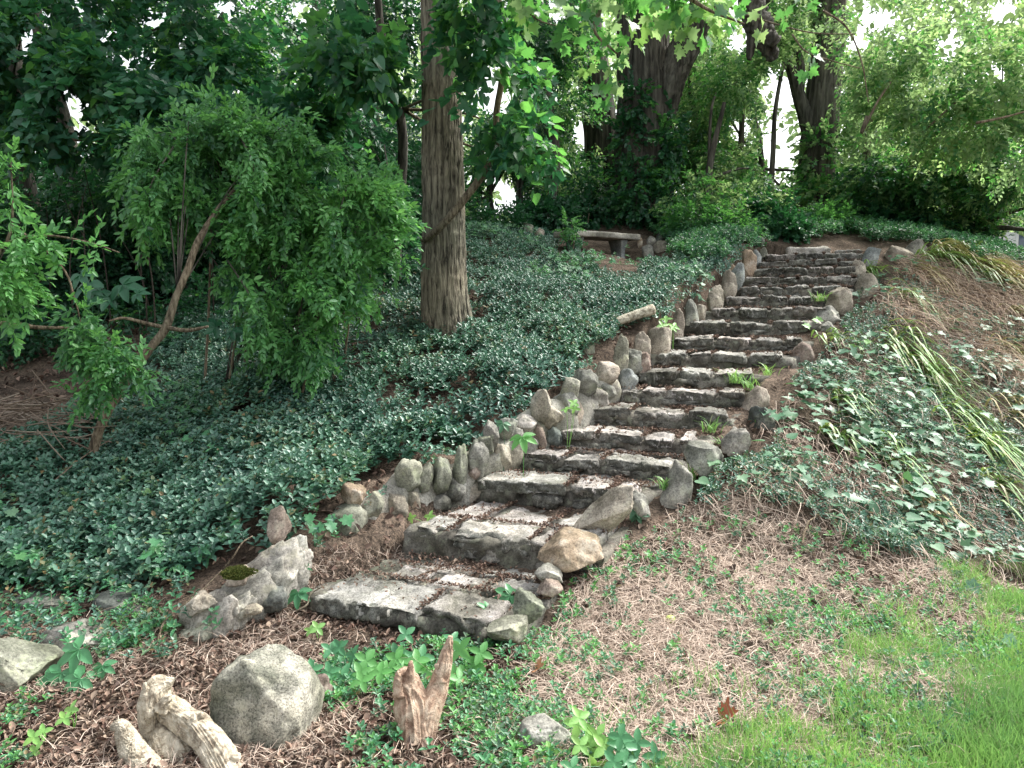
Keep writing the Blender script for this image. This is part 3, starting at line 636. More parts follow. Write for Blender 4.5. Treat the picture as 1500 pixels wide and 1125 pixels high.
RT = [((1261,352,1291,397),'blue','pointed blue-grey stone at the top right of the steps',.9,None,.3),
 ((1246,380,1269,404),'warm','small rounded tan stone left of the pointed blue-grey stone',.2,9.0,0),
 ((1249,401,1287,439),'warm','big smooth egg-shaped stone below the pointed blue-grey stone',.2,None,0),
 ((1211,416,1252,456),'warm','squarish tan boulder overlapping the right ends of the upper steps',.95,8.0,0),
 ((1188,446,1229,474),'grey','wedge-shaped grey stone just below the squarish tan boulder',.8,7.75,.3),
 ((1198,470,1231,502),'grey','rough grey stone above the reddish one on the right stair edge',.6,7.45,0),
 ((1154,502,1191,538),'red','reddish rounded stone on the right side of the middle steps',.3,None,0),
 ((1084,565,1126,612),'warm','tan humped stone behind the dark angular block',.4,None,.1),
 ((1094,586,1136,637),'dark','dark angular block with a flat pale top beside the middle steps',.95,None,-.1),
 ((1055,627,1108,664),'grey','low sloping grey stone below the dark angular block',.8,5.35,0),
 ((1004,639,1058,694),'grey','square-shouldered grey boulder at the right end of the fifth step',.6,5.05,0),
 ((969,679,1014,752),'grey','upright dark grey stone right of the fourth step',.55,None,.2),
 ((862,711,925,780),'warm','large leaning tan slab stone at the right end of the third step',.75,4.35,.7),
 ((920,716,954,756),'grey','grey stone tucked behind the large leaning tan slab',.5,4.6,0),
 ((792,776,898,832),'orange','flat wedge-shaped orange stone at the right end of the second step',.7,3.93,0),
 ((783,828,826,856),'grey','flat grey stone under the orange wedge stone',.7,3.8,0),
 ((786,849,825,876),'red','small pinkish stone right of the lowest tread',.4,3.72,0),
 ((747,862,795,912),'green','grey-green mossy stone at the right end of the bottom step',.5,3.5,0),
 ((712,901,781,946),'green','dark triangular stone poking out of the leaves in front of the bottom step',.8,3.35,0),
 ((1298,356,1337,385),'warm','left one of the two mossy rocks on the crest right of the steps',.5,None,0),
 ((1325,350,1360,376),'moss','right one of the two mossy rocks on the crest right of the steps',.5,None,0),
 ((388,743,425,792),'red','round purplish-brown stone half hidden in the periwinkle left of the wall',.2,4.12,0),
 ((499,706,542,741),'orange','pale orange quartz stone set on top of the wall by its lower end',.6,WY(520)-.02,0),
 ((848,497,873,522),'green','small round green-grey stone bedded alone in the periwinkle',.1,None,0),
 ((316,961,487,1112),'speck','biggest speckled grey boulder with a broad rounded top in the foreground',.48,None,-.12),
 ((436,985,492,1042),'red','pinkish flat-topped stone leaning on the right side of the biggest speckled boulder',.6,None,0),
 ((-40,932,78,1026),'green','big pale greenish boulder cut off by the left edge of the view',.7,None,0),
 ((66,906,155,968),'grey','flat grey ledge stone right of the boulder at the left edge',.8,None,.2),
 ((762,1048,836,1108),'pale','whitish lumpy boulder at the bottom middle of the view',.5,None,-.1),
 ((804,1046,846,1080),'red','pinkish-grey stone half hidden behind the whitish lumpy boulder',.5,None,0),
 ((946,346,961,359),'grey','small pale stone on top of the heap right of the bench',.3,11.1,0),
 ((938,358,958,377),'grey','round grey stone at the bottom of the heap beside the bench',.2,10.9,0),
 ((957,352,979,371),'warm','tan slanted stone right in the heap beside the bench',.4,11.0,0),
 ((934,348,942,361),'orange','thin ochre stone standing against the right end of the bench',.3,11.1,0),
 ((960,339,974,354),'dark','dark stone at the back of the heap beside the bench',.4,11.3,0),
 ((765,325,782,347),'green','grey-green stone among leaves on the bank left of the bench',.3,10.9,0),
 ((782,334,798,349),'warm','small tan stone between the bench and the grey-green stone',.3,10.7,0),
 ((18,868,110,905),'dark','long dark ledge stone under the periwinkle at far left',.8,None,0),
 ((140,866,238,904),'dark','dark ledge stone under the periwinkle left of the rubble block',.8,None,0)]
for i, (bx, mk, lb, an, Y, ln) in enumerate(RT):
    big = (bx[2]-bx[0]) > 60
    loose('boulder' if big else 'stone', bx, lb, RK[mk], cat='boulder' if big else 'stone', Y=Y, seed=1700+i+(43 if i == 24 else 0), depth=.85, fine=.028 if big else .05, ang=min(1, an+.2), sink=.22, lean=ln, sub=5 if big else 4, taper=.15 if an > .6 else .05 if i != 24 else .35)
# big lump of mortared rubble at the foot of the wall
rub = empty('rubble_block', P(350, 960, 3.75), 'long lump of old mortared rubble with a moss patch at the foot of the wall', 'rubble')
LUMP = [((256,915,330,975),3.55,'green',.6),((268,862,345,930),3.62,'grey',.8),((272,865,318,903),3.58,'warm',.8),((310,840,400,925),3.72,'grey',.7),((350,800,440,905),3.86,'grey',.7),((395,787,452,880),4.0,'grey',.7),((330,830,375,860),3.8,'warm',.6),
 ((385,799,412,826),3.95,'warm',.3),((355,885,385,903),3.62,'warm',.3),((375,860,420,900),3.75,'dark',.5),((300,870,350,940),3.6,'grey',.9),((410,820,450,870),3.95,'grey',.8)]
mb = MB()
for i, (bx, Y, mk, an) in enumerate(LUMP):
    (V, F), c = rock_at(bx, Y=Y, seed=2100+i, depth=.9, ang=an, sink=.2, sub=4, lump=.25, fine=.07, lean=.3)
    one('rubble_stone', (V+c, F), RK[mk] if mk != 'grey' else M_mortar, rub)
for j, (bx, Y) in enumerate([((290,862,380,945),3.66),((335,822,425,915),3.8),((385,790,456,880),3.98)]):
    (V, F), c = rock_at(bx, Y=Y, seed=2190+j, depth=1.0, ang=.75, sink=.2, sub=5, lump=.3, fine=.09, lean=.35); one('mortar_mass', (V+c, F), M_mortar, rub)
# moss cushion
MM = mat_plain('moss', [(.05,.07,.012),(.08,.10,.02),(.03,.045,.01),(.12,.12,.03)]); mc = P(348, 841, 3.74); rng = np.random.default_rng(8); mb = MB(); n = 2600
u = rnd_dirs(rng, n); u[:, 2] = abs(u[:, 2]); mp_ = mc+u*np.array([.075, .06, .028])*(1+.4*vnoise(u*2, 1, 4))[:, None]
mb.inst(tmpl(*leafVF2(1., .35)), mp_, basis(u+rnd_dirs(rng, n)*.7, rnd_dirs(rng, n)), rng.uniform(.006, .014, n)); mv, mf = rock_vf((.15, .12, .055), 77, 0, .2, .1, 4); mb.raw(mv+mc, mf); mb.build('moss_patch', MM, rub)
# ------------------------------------------------------------------ bench
bA, bB = P(836, 334, 10.2), P(937, 345, 10.9)
bz = bA[2]*.5+bB[2]*.5
bdir = nrm((bB-bA)[:2]); bn = np.array([-bdir[1], bdir[0]])
bench = empty('stone_bench', ((bA[0]+bB[0])/2, (bA[1]+bB[1])/2, bz-.42), 'low stone slab bench with a curved leg on the bank beneath the big forked tree', 'bench')
q = [bA[:2]-bn*.02, bB[:2]-bn*.02, bB[:2]+bn*.40, bA[:2]+bn*.40]
V, F = block_vf(q, bz, .085, 61, 40, 12, 4, .012, .004, warp=.003); one('seat', (V, F), M_mortar, bench)
for s, n in ((.16, 'leg'), (.80, 'leg')):
    c = bA[:2]*(1-s)+bB[:2]*s + bn*.18
    pr = [(.12, 0), (.10, .07), (.065, .16), (.06, .24), (.085, .33), (.12, .40)]
    V = []; F = []
    for (w_, h_) in pr:
        for (a, b_) in ((-1, -1), (1, -1), (1, 1), (-1, 1)): q2 = c + bdir*a*w_*.62 + bn*b_*(w_*.5+.09); V.append((q2[0], q2[1], bz-.485+h_))
    m_ = len(pr); F = [(4*i+j, 4*i+(j+1) % 4, 4*i+4+(j+1) % 4, 4*i+4+j) for i in range(m_-1) for j in range(4)]+[(3,2,1,0), tuple(range(4*m_-4, 4*m_))]
    o_ = one(n, (np.array(V), F), RK['blue'], bench); md = o_.modifiers.new('b', 'BEVEL'); md.width = .02; md.segments = 3

# ------------------------------------------------------------------ trunks
# main tree
t1 = empty('tree', P(655, 497, 7.2), 'single straight tree with deeply furrowed light brown bark nearest the steps', 'tree')
one('trunk', tube(PP([(658,520,7.25),(655,480,7.22),(651,420,7.2),(650,330,7.2),(648,200,7.2),(645,60,7.2),(642,-80,7.2),(640,-260,7.2),(655,-500,7.3)]),
    [.26,.235,.212,.20,.186,.172,.16,.14,.10], 240, .009, 16.0, 5, sub=60, stretch=.12, flare=(.22, .50, 5, .6), rough=.006), M_bark, t1)
# leaning vine
tag(one('vine', tube(PP([(618,352,7.1),(632,345,6.95),(655,322,6.85),(687,283,6.85),(717,240,6.85),(728,200,6.85),(727,167,6.85),(735,117,6.85),(741,50,6.85),(731,0,6.85),(712,-60,6.9),(690,-150,6.9)]), [.02,.03,.034,.034,.032,.030,.028,.027,.025,.024,.022,.02], 14, .004, 3, 8, sub=8), M_twig), 'thick bare vine curving up beside the furrowed trunk', 'vine')
t2 = empty('tree', P(945, 318, 12.6), 'massive dark forked tree with ivy on its trunk behind the bench', 'tree')
one('trunk', tube(PP([(945,350,12.6),(944,310,12.6),(940,230,12.6),(943,160,12.6),(942,90,12.6),(940,0,12.6),(936,-160,12.6),(930,-360,12.7)]), [.50,.45,.43,.42,.41,.39,.35,.3], 160, .022, 15, 15, sub=40, stretch=.12, flare=(.4, .25, 5, 1.6), rough=.01), M_bark2, t2)
one('limb', tube(PP([(950,235,12.55),(966,170,12.5),(985,110,12.4),(1012,50,12.3),(1040,-10,12.2),(1085,-110,12.1),(1120,-300,12)]), [.16,.24,.23,.22,.20,.18,.16], 90, .024, 6, 16, sub=26, stretch=.16, rough=.01), M_bark2, t2)
t3 = empty('tree', P(888, 318, 14.2), 'dark slightly leaning trunk just behind the massive forked tree', 'tree')
one('trunk', tube(PP([(888,350,14.2),(886,300,14.2),(880,200,14.2),(868,100,14.2),(852,0,14.2),(835,-120,14.2),(820,-300,14.2)]), [.38,.33,.31,.29,.27,.24,.2], 60, .02, 6, 25, sub=16, stretch=.16), M_bark2, t3)
t4 = empty('tree', P(1195, 325, 13.2), 'dark tree with a low left fork above the top of the steps', 'tree')
one('trunk', tube(PP([(1193,350,13.2),(1194,300,13.2),(1196,240,13.2),(1203,170,13.2),(1210,90,13.2),(1216,0,13.2),(1222,-120,13.2),(1225,-300,13.2)]), [.36,.31,.29,.28,.26,.24,.2,.15], 130, .016, 11, 35, sub=36, stretch=.16, flare=(.4, .3, 5, .3), rough=.008), M_bark2, t4)
one('limb', tube(PP([(1190,235,13.15),(1182,180,13.1),(1170,140,13.1),(1160,105,13.0),(1150,80,13.0),(1140,40,12.9),(1118,-20,12.9)]), [.10,.12,.10,.08,.07,.065,.06], 40, .012, 6, 36, sub=14), M_bark2, t4)
one('limb', tube(PP([(1170,140,13.1),(1172,100,13.1),(1164,60,13.1),(1160,0,13.1),(1150,-80,13.1)]), [.08,.075,.06,.05,.04], 30, .01, 6, 37, sub=10), M_bark2, t4)
# saplings and small background trunks, each a tree with its own label
SAP = [([(1125,330,12.5),(1132,230,12.5),(1136,160,12.5),(1150,80,12.6)], .05, 'thin sapling standing left of the bright gap'),
 ([(1075,330,13.5),(1085,220,13.5),(1090,120,13.5),(1110,0,13.5)], .06, 'slim dark sapling between the forked tree and the gap'),
 ([(540,400,10.5),(545,300,10.5),(548,180,10.5),(560,60,10.5),(555,-60,10.5)], .09, 'slender dark trunk in the shade left of the furrowed trunk'),
 ([(480,400,11.5),(470,250,11.5),(455,100,11.5),(470,-40,11.5)], .10, 'slender trunk deep in the shade above the big shrub'),
 ([(120,460,10.5),(115,330,10.5),(100,200,10.5),(60,60,10.5),(40,-80,10.5)], .12, 'dark leaning trunk deep in shade at far left'),
 ([(255,440,10),(250,330,10),(262,200,10),(285,100,10),(330,20,10)], .09, 'dark bent trunk behind the upper left leaves'),
 ([(760,350,13),(762,260,13),(770,150,13),(765,0,13)], .07, 'thin trunk seen right of the curving vine'),
 ([(820,345,13.5),(815,260,13.5),(808,150,13.5),(800,0,13.5)], .07, 'thin trunk left of the dark leaning one'),
 ([(1020,335,14),(1025,230,14),(1012,120,14),(1030,0,14)], .07, 'thin trunk right of the massive forked tree'),
 ([(1262,345,13),(1268,260,13),(1275,180,13),(1300,120,13)], .07, 'twisted sapling with whitish bark right of the dark forked tree')]
SAPT = []
for i, (pth, r0, lb) in enumerate(SAP):
    tr = empty('sapling', P(*pth[0]), lb, 'tree'); p_ = PP(pth); p_[0][2] -= .4
    one('trunk', tube(p_, np.linspace(r0, r0*.55, len(p_)), 14, .004, 4, 80+i, sub=8), M_bark2 if i != 9 else M_bark, tr); SAPT.append(tr)
# spreading low tree on the right with fanned limbs
t5 = empty('tree', P(1412, 375, 12.5), 'low spreading tree with fanned bare limbs and layered bright leaves at right', 'tree')
one('trunk', tube([P(1400,400,12.5),P(1406,370,12.5),P(1416,335,12.5),P(1424,300,12.5)], [.05,.045,.04,.035], 20, .004, 4, 91), M_bark2, t5)
for k, e in enumerate([(1500,255,12),(1520,300,11.5),(1530,340,11.3),(1470,225,12.5),(1440,200,12.8),(1380,210,13),(1340,245,12.6),(1300,270,12.2),(1560,280,11.2)]):
    a = P(1411, 345-k*4, 12.5); c_ = P(*e); m_ = a*.5+c_*.5; m_[2] += .05
    one('limb', tube([a, m_, c_], [.055,.04,.015], 8, 0, 4, 95+k, sub=6), M_bark2, t5)
# broken rotten limb hanging among the leaves
br = empty('broken_limb', P(1115, 60, 9), 'broken dark rotten limb stub hanging below the top edge', 'branch')
one('stub', tube(PP([(1092,-80,9),(1100,0,9),(1110,35,9),(1122,60,9),(1134,88,9)]), [.10,.12,.14,.10,.035], 40, .03, 5, 51, sub=12, rough=.03), M_bark2, br)
one('knot', tube(PP([(1112,50,9),(1126,55,8.9),(1136,62,8.85)]), [.07,.075,.05], 24, .02, 5, 52, rough=.03), M_bark2, br)
one('splinter', tube(PP([(1104,45,9),(1100,70,9),(1097,88,9)]), [.06,.045,.02], 16, .02, 5, 53), M_bark2, br)
# thin hanging branches top right
for pth, r0, lb in [([(1050,0,8),(1095,22,8),(1140,36,8),(1190,48,8),(1250,50,8)], .012, 'long thin pale twig crossing in front of the dark forked tree'),
    ([(1160,50,8),(1180,75,8),(1215,88,8),(1260,100,8)], .010, 'curved bare twig below the long thin pale twig'),
    ([(1205,15,9),(1240,40,9),(1262,90,9),(1272,150,9)], .013, 'drooping bare twig hanging down right of the dark forked tree'),
    ([(1270,170,10),(1262,195,10),(1285,150,10),(1305,120,10)], .025, 'short whitish branch slanting up right of the drooping twig'),
    ([(1350,195,10),(1400,150,10),(1430,130,10)], .014, 'dark twig slanting through bright leaves at right'),
    ([(1430,180,9.5),(1470,172,9.5),(1530,155,9.5)], .018, 'pale branch entering from the right edge'),
    ([(745,-10,6),(770,15,6),(790,30,6),(815,38,6)], .009, 'short pale twig at the top right of the vine')]:
    tag(one('twig', tube(PP(pth), np.linspace(r0, r0*.5, len(pth)), 8, 0, 3, 3, sub=6), M_twig), lb, 'twig')

# ------------------------------------------------------------------ foliage machinery
GAPS = [(100,145,26,20,1),(40,55,14,8,1),(150,50,13,8,1),(225,25,16,8,1),(215,85,14,8,1),(60,22,10,7,1),(728,262,12,9,1),(742,284,10,8,1),(725,130,18,28,1),(1142,215,20,38,1),(1150,130,30,26,1),(1020,60,1,1,1),(20,90,14,14,1),
        (1285,22,22,14,1),(1460,105,8,8,1),(1390,65,12,10,1),(855,198,8,14,1),(1478,360,26,18,1),(1470,15,24,10,1),(120,8,14,7,1),(722,303,8,5,1),(752,300,6,5,1),(813,12,8,10,1),(115,190,10,8,1),(1255,60,10,8,1),(330,12,16,10,1),(265,60,8,8,1),(20,130,8,8,1),(345,125,6,5,1),(180,88,9,7,1),(445,15,8,8,1),(60,210,5,4,1),(120,225,6,4,1),(200,240,6,4,1),(545,165,4,8,1),(660,255,5,8,1),(1080,60,6,8,1),(1085,190,6,10,1)]
def in_gap(p, rng):
    x, y = proj(p); m = np.zeros(len(x), bool); j = rng.normal(size=(2, len(x)))*.25
    for gx_, gy_, rx, ry, _ in GAPS: m |= ((x-gx_)/(rx+7)+j[0])**2+((y-gy_)/(ry+7)+j[1])**2 < 1
    return m
def blob_fol(name, blobs, n, temps, sc, mat, parent, seed, droop=.3, shell=.45, up=.7, gaps=True, clump=.25, cf=1.6, hz=.0, mi=None, out=.8):
    """sprays of leaves through the volume of several lobes. blob = (px, py, Y, rx, ry, depth) -> metres at Y"""
    rng = np.random.default_rng(seed); mb = MB()
    cen = np.array([P(b[0], b[1], b[2]) for b in blobs]); rad = np.array([(b[3]*b[2]/FPX, b[5] if len(b) > 5 else (b[3]+b[4])/2*b[2]/FPX, b[4]*b[2]/FPX) for b in blobs])
    wt = (rad[:, 0]*rad[:, 2])**.9*np.maximum(rad[:, 1], .2)**.4; wt /= wt.sum()
    idx = rng.choice(len(blobs), int(n*1.5), p=wt); u = rnd_dirs(rng, len(idx))
    r = (shell+(1-shell)*rng.random(len(idx))**.6)*(1+.25*vnoise(u*2+idx[:, None]*7.3, 1, seed))
    pos = cen[idx]+u*r[:, None]*rad[idx]
    keep = vnoise(pos, cf, seed+3)+.5*vnoise(pos, cf*2.3, seed+4) > -1+clump*2
    hh = H(pos[:, 0], pos[:, 1], False); keep &= pos[:, 2] > hh+.02
    d = u*out+rnd_dirs(rng, len(idx))*.55; d[:, 2] = d[:, 2]*(1-hz)-droop
    if gaps:
        dn = nrm(d)*temps[0][0][:, 1].max()*.5*(sc[0]+sc[1])
        for f_ in (0, .5, 1.): keep &= ~in_gap(pos+dn*f_, rng)
    pos = pos[keep][:n]; u = u[keep][:n]; d = d[keep][:n]; N = len(pos)
    upv = np.array([0, 0, 1.])*up+u*.35+rnd_dirs(rng, N)*.35
    Rm = basis(d, upv); s = rng.uniform(sc[0], sc[1], N)
    which = rng.integers(0, len(temps), N)
    mis = rng.choice(len(mat), N, p=mi) if isinstance(mat, (list, tuple)) else np.zeros(N, int)
    for k in range(len(temps)):
        for q in range(len(mat) if isinstance(mat, (list, tuple)) else 1):
            m_ = (which == k) & (mis == q); mb.inst(temps[k], pos[m_], Rm[m_], s[m_], q)
    return mb.build(name, mat, parent, False)
rg = random.Random(4)
class RG:
    def uniform(s, a, b): return rg.uniform(a, b)
rr_ = RG()
T_priv = [spray(rr_, 5, .15, .046, .46, .3, 50, jitter=25, grow=.3) for _ in range(6)]
T_small = [spray(rr_, 4, .25, .068, .55, .35, 55, jitter=25, grow=.3) for _ in range(6)]
T_mid = [spray(rr_, 5, .38, .085, .52, .35, 50, opposite=True) for _ in range(4)]
T_heart = [spray(rr_, 5, .42, .11, .5, .5, 60, fn=lambda L: heartVF(L), opposite=False, petiole=.03) for _ in range(4)]
T_maple = [spray(rr_, 2, .26, .12, .5, .5, 60, fn=lambda L: mapleVF(L), petiole=.05) for _ in range(4)]
T_round = [spray(rr_, 5, .34, .06, .8, .2, 60, fn=lambda L: heartVF(L)) for _ in range(3)]

def wood(parent, a, blobs, r0, seed, mat=None):
    """limbs from a point on the trunk to each lobe, one mesh per limb"""
    rng = np.random.default_rng(seed)
    for b_ in blobs:
        e = P(b_[0], b_[1], b_[2]); m_ = a*.45+e*.55+rng.normal(size=3)*.12*np.linalg.norm(e-a)*.5; m_[2] += .1
        one('limb', tube([a, m_, e], [r0, r0*.6, r0*.2], 8, 0, 3, seed, sub=6), mat or M_twig, parent)
# ---- big privet shrub
sh = empty('shrub', P(140, 652, 5.1), 'big arching small-leaved shrub left of the furrowed trunk with a crooked pale stem', 'shrub')
one('stem', tube(PP([(134,668,5.1),(146,628,5.1),(165,590,5.12),(195,545,5.15),(222,508,5.2),(243,480,5.25),(258,435,5.3),(275,395,5.35),(292,350,5.45),(325,300,5.6),(360,260,5.8)]), [.034,.03,.028,.030,.026,.028,.024,.024,.022,.018,.01], 14, .003, 3, 71, sub=8), M_twig, sh)
one('stem', tube(PP([(243,480,5.25),(275,484,5.2),(305,478,5.15)]), [.017,.015,.008], 10, 0, 3, 72), M_twig, sh)
one('stem', tube(PP([(243,480,5.25),(215,474,5.2),(182,466,5.1),(160,470,5.0)]), [.016,.014,.010,.005], 10, 0, 3, 73), M_twig, sh)
for k, (a, b_, c_) in enumerate([((330,600,5.9),(345,500,5.9),(370,380,5.9)),((420,660,5.8),(432,560,5.8),(440,430,5.9)),((428,650,5.8),(450,540,5.8),(475,420,5.9)),((300,560,6.1),(305,470,6.1),(310,330,6.0)),((395,600,6.1),(380,480,6.1),(420,330,6.0)),((350,590,6.2),(360,500,6.2),(350,300,6.1)),((500,560,6.4),(510,480,6.3),(520,380,6.2))]):
    one('stem', tube(PP([a, b_, c_]), [.012,.010,.007], 8, 0, 3, 74+k), M_twig, sh)
PB = [(300,205,5.9,42,24),(355,205,5.9,50,28),(420,225,5.9,65,34),(345,260,5.85,60,34),(480,262,5.9,60,36),(530,305,5.95,55,40),(570,335,6.0,26,30),(235,265,5.8,38,18),(400,300,5.8,70,34),(470,345,5.8,65,40),(520,390,5.9,45,40),
      (430,420,5.75,50,34),(385,500,5.75,26,38),(440,480,5.8,34,34),(255,335,5.7,32,12),(395,578,5.7,20,32),(320,300,5.75,40,16),(365,350,5.8,34,16),(565,395,5.95,22,26),(425,560,5.8,12,42),(355,420,5.75,18,14),(490,440,5.8,30,32),(560,300,6,16,16),(455,540,5.8,14,30),(540,440,5.95,22,20)]
rng = np.random.default_rng(207); mbs = MB(); bases = [P(395,600,5.95), P(430,590,5.9), P(330,560,6.0), P(345,330,5.9), P(480,560,6.1), P(260,430,5.3)]
tw = []
for k in range(86):
    b_ = PB[rng.integers(len(PB))] if k >= len(PB) else PB[k]
    u = rnd_dirs(rng, 1)[0]; u[2] = abs(u[2])*.6; tip = P(b_[0], b_[1], b_[2])+u*np.array([b_[3], 60, b_[4]])*b_[2]/FPX
    bs = bases[int(rng.integers(0, 6))] if tip[0] > -2.2 else bases[int(rng.choice([3, 3, 5]))]
    up_h = .35+.35*rng.random(); m1 = bs*.55+tip*.45+np.array([0, .05, up_h*.75]); m2 = bs*.2+tip*.8+np.array([0, 0, up_h*.55])
    if tip[2] < bs[2]+.25: m1 = tip+np.array([rng.normal()*.1, .1, .55]); m2 = tip+np.array([0, 0, .25]); 
    path = np.array([bs, m1, m2, tip])
    if k < 60: one('branch', tube(path if tip[2] >= bs[2]+.25 else path[1:], [.006, .005, .003, .002][:4 if tip[2] >= bs[2]+.25 else 3], 6, sub=7), M_bark2, sh)
    n = 50; t_ = 1-rng.random(n)**1.2*(.62 if tip[2] >= bs[2]+.25 else .5)
    ts = t_*3; sg = np.minimum(ts.astype(int), 2); f = (ts-sg)[:, None]; q = path[sg]*(1-f)+path[sg+1]*f; tg = path[sg+1]-path[sg]
    tw.append((q+rng.normal(size=(n, 3))*.05, nrm(nrm(tg)*.7+rnd_dirs(rng, n)*.85+np.array([0, -.15, -.25]))))
q = np.concatenate([a for a, b_ in tw]); d = np.concatenate([b_ for a, b_ in tw]); N = len(q); X_, Y_ = proj(q)
kp = ~(inpoly(X_, Y_, [(205,400),(330,390),(345,470),(340,560),(280,640),(150,640)]) & (rng.random(N) < .85)) & (q[:, 2] > H(q[:, 0], q[:, 1], False)+.03); q = q[kp]; d = d[kp]; N = len(q)
Rm = basis(d, np.array([0, -.25, .8])+rnd_dirs(rng, N)*.4); w_ = rng.integers(0, 6, N); mi_ = rng.choice(3, N, p=[.28, .68, .04]); s_ = rng.uniform(.6, 1.35, N)
for a_ in range(6):
    for m_ in range(3): j = (w_ == a_) & (mi_ == m_); mbs.inst(T_priv[a_], q[j], Rm[j], s_[j], m_)
mbs.build('foliage', [ML['privet'], ML['privet_bright'], ML['dark']], sh)
# nearer hanging sprays of a second shrub at far left
s2 = empty('shrub', P(-60, 700, 4.6), 'bright leafy shrub reaching in from the left edge with hanging sprays', 'shrub')
one('stem', tube(PP([(-80,700,4.6),(-50,560,4.6),(-10,480,4.6),(60,480,4.7),(110,480,4.8)]), [.03,.025,.02,.012,.006], 10, .002, 3, 81), M_twig, s2)
one('stem', tube(PP([(-50,560,4.6),(-30,420,4.5),(15,340,4.5),(16,230,4.5)]), [.02,.015,.008,.003], 10, .0, 3, 82), M_twig, s2)
one('stem', tube(PP([(-10,360,4.5),(60,345,4.5),(130,355,4.5),(175,370,4.5)]), [.008,.007,.005,.003], 8, .0, 3, 83), M_twig, s2)
one('stem', tube(PP([(20,330,4.6),(90,390,4.8),(110,440,4.8),(120,480,4.8)]), [.008,.007,.005,.003], 8, .0, 3, 84), M_twig, s2)
blob_fol('foliage', [(20,350,4.45,26,14),(75,352,4.45,36,5),(140,366,4.5,28,4),(14,400,4.4,18,40),(38,425,4.4,8,22),(8,455,4.4,10,24),(15,300,4.5,3,40,.04),(16,255,4.5,3,25,.03)], 120, T_priv, (.95, 1.3), ML['privet_bright'], s2, 211, droop=.2, gaps=False, shell=.2, clump=.05)
blob_fol('foliage', [(120,460,4.8,12,14),(118,498,4.8,18,20),(160,512,4.8,24,14),(185,530,4.8,16,8),(140,555,4.75,14,16),(128,588,4.7,6,10),(205,545,4.8,10,4)], 190, T_priv, (.85, 1.2), [ML['privet'], ML['privet_bright']], s2, 212, droop=.5, gaps=False, shell=.2, clump=.05, mi=[.55, .45])

# ---- big-leaved (heart shaped) trees over the upper left
a1 = empty('tree', P(60, 480, 9.3), 'large-leaved tree whose dark heart-shaped leaves slope across the upper left', 'tree')
one('trunk', tube(PP([(60,500,9.3),(55,380,9.3),(30,240,9.2),(20,100,9.0),(0,-100,9),(-10,-300,9)]), [.16,.14,.12,.11,.08,.05], 24, .01, 5, 111, sub=10), M_bark2, a1)
A1 = [(30,60,7.4,80,50),(80,110,7.3,90,45),(160,90,7.2,90,40),(150,150,7.1,90,40),(70,180,7.2,80,35),(230,150,7.1,80,40),(250,200,7.0,60,35),(320,180,7.2,80,35),(400,150,7.6,90,40),(10,130,7.5,60,50),(110,60,7.8,90,50),(180,200,7.2,60,25),(420,190,7.6,80,40),(330,110,8.2,110,50),(-60,100,7.5,80,80),(300,30,8.6,140,60),(60,0,8,140,50)]
wood(a1, P(30, 200, 9.1), A1[::3], .03, 112)
blob_fol('crown', A1, 4300, T_heart+T_mid[:1], (.45, .78), [ML['teal'], ML['mid']], a1, 221, droop=.45, shell=.15, clump=.30, cf=1.8, mi=[.7, .3])
a2 = empty('tree', P(590, 470, 8.3), 'small large-leaved tree whose leaves cross the furrowed trunk', 'tree')
one('trunk', tube(PP([(585,480,8.3),(580,350,8.3),(590,200,8.0),(560,60,7.8),(550,-60,7.6)]), [.07,.06,.05,.04,.03], 14, .003, 5, 121, sub=8), M_bark2, a2)
A2 = [(520,68,6.7,50,18),(555,60,6.7,24,12),(545,95,6.8,45,14),(708,60,6.4,40,20),(705,130,6.5,35,18),(738,165,6.6,30,14),(765,210,6.7,34,8),(705,200,6.9,24,12),(798,225,6.8,16,4),(745,100,6.8,34,24),(480,60,7.2,40,24),(700,-10,6.2,50,20),(485,125,7.5,35,24),(775,130,7.2,20,24)]
wood(a2, P(588, 160, 8.0), A2[::2], .018, 122)
blob_fol('crown', A2, 420, T_heart+T_maple[:2], (.50, .88), [ML['teal'], ML['mid'], ML['dark']], a2, 231, droop=.4, shell=.1, clump=.18, cf=2.2, mi=[.5, .4, .1])
# ---- maple boughs hanging across the top
a3 = empty('tree', P(1150, 400, 8.2), 'maple boughs of big pale lobed leaves hanging from the top edge', 'tree'); 
a3.location = tuple(P(960, -200, 6.5))
one('bough', tube(PP([(960,-320,6.8),(930,-120,6.2),(900,-20,5.8),(870,40,5.6),(905,80,5.5)]), [.05,.035,.02,.012,.006], 10, 0, 3, 131), M_twig, a3)
one('bough', tube(PP([(930,-120,6.2),(985,-30,5.4),(1030,10,5.2),(1090,35,5.2)]), [.03,.02,.012,.006], 10, 0, 3, 132), M_twig, a3)
blob_fol('crown', [(860,60,5.6,35,22),(890,30,5.6,45,20),(930,10,5.4,50,18),(985,15,5.2,40,22),(1030,5,5.2,40,16),(900,85,5.6,18,14),(880,95,5.7,12,14),(975,-40,5.4,120,40),(800,-20,5.8,100,35),(1130,0,5.8,60,16),(1180,60,7,20,30)], 80, T_maple, (.5, .85), [ML['mid'], ML['lime'], ML['light']], a3, 241, droop=.5, gaps=True, shell=.1, clump=.1, mi=[.6, .15, .25])
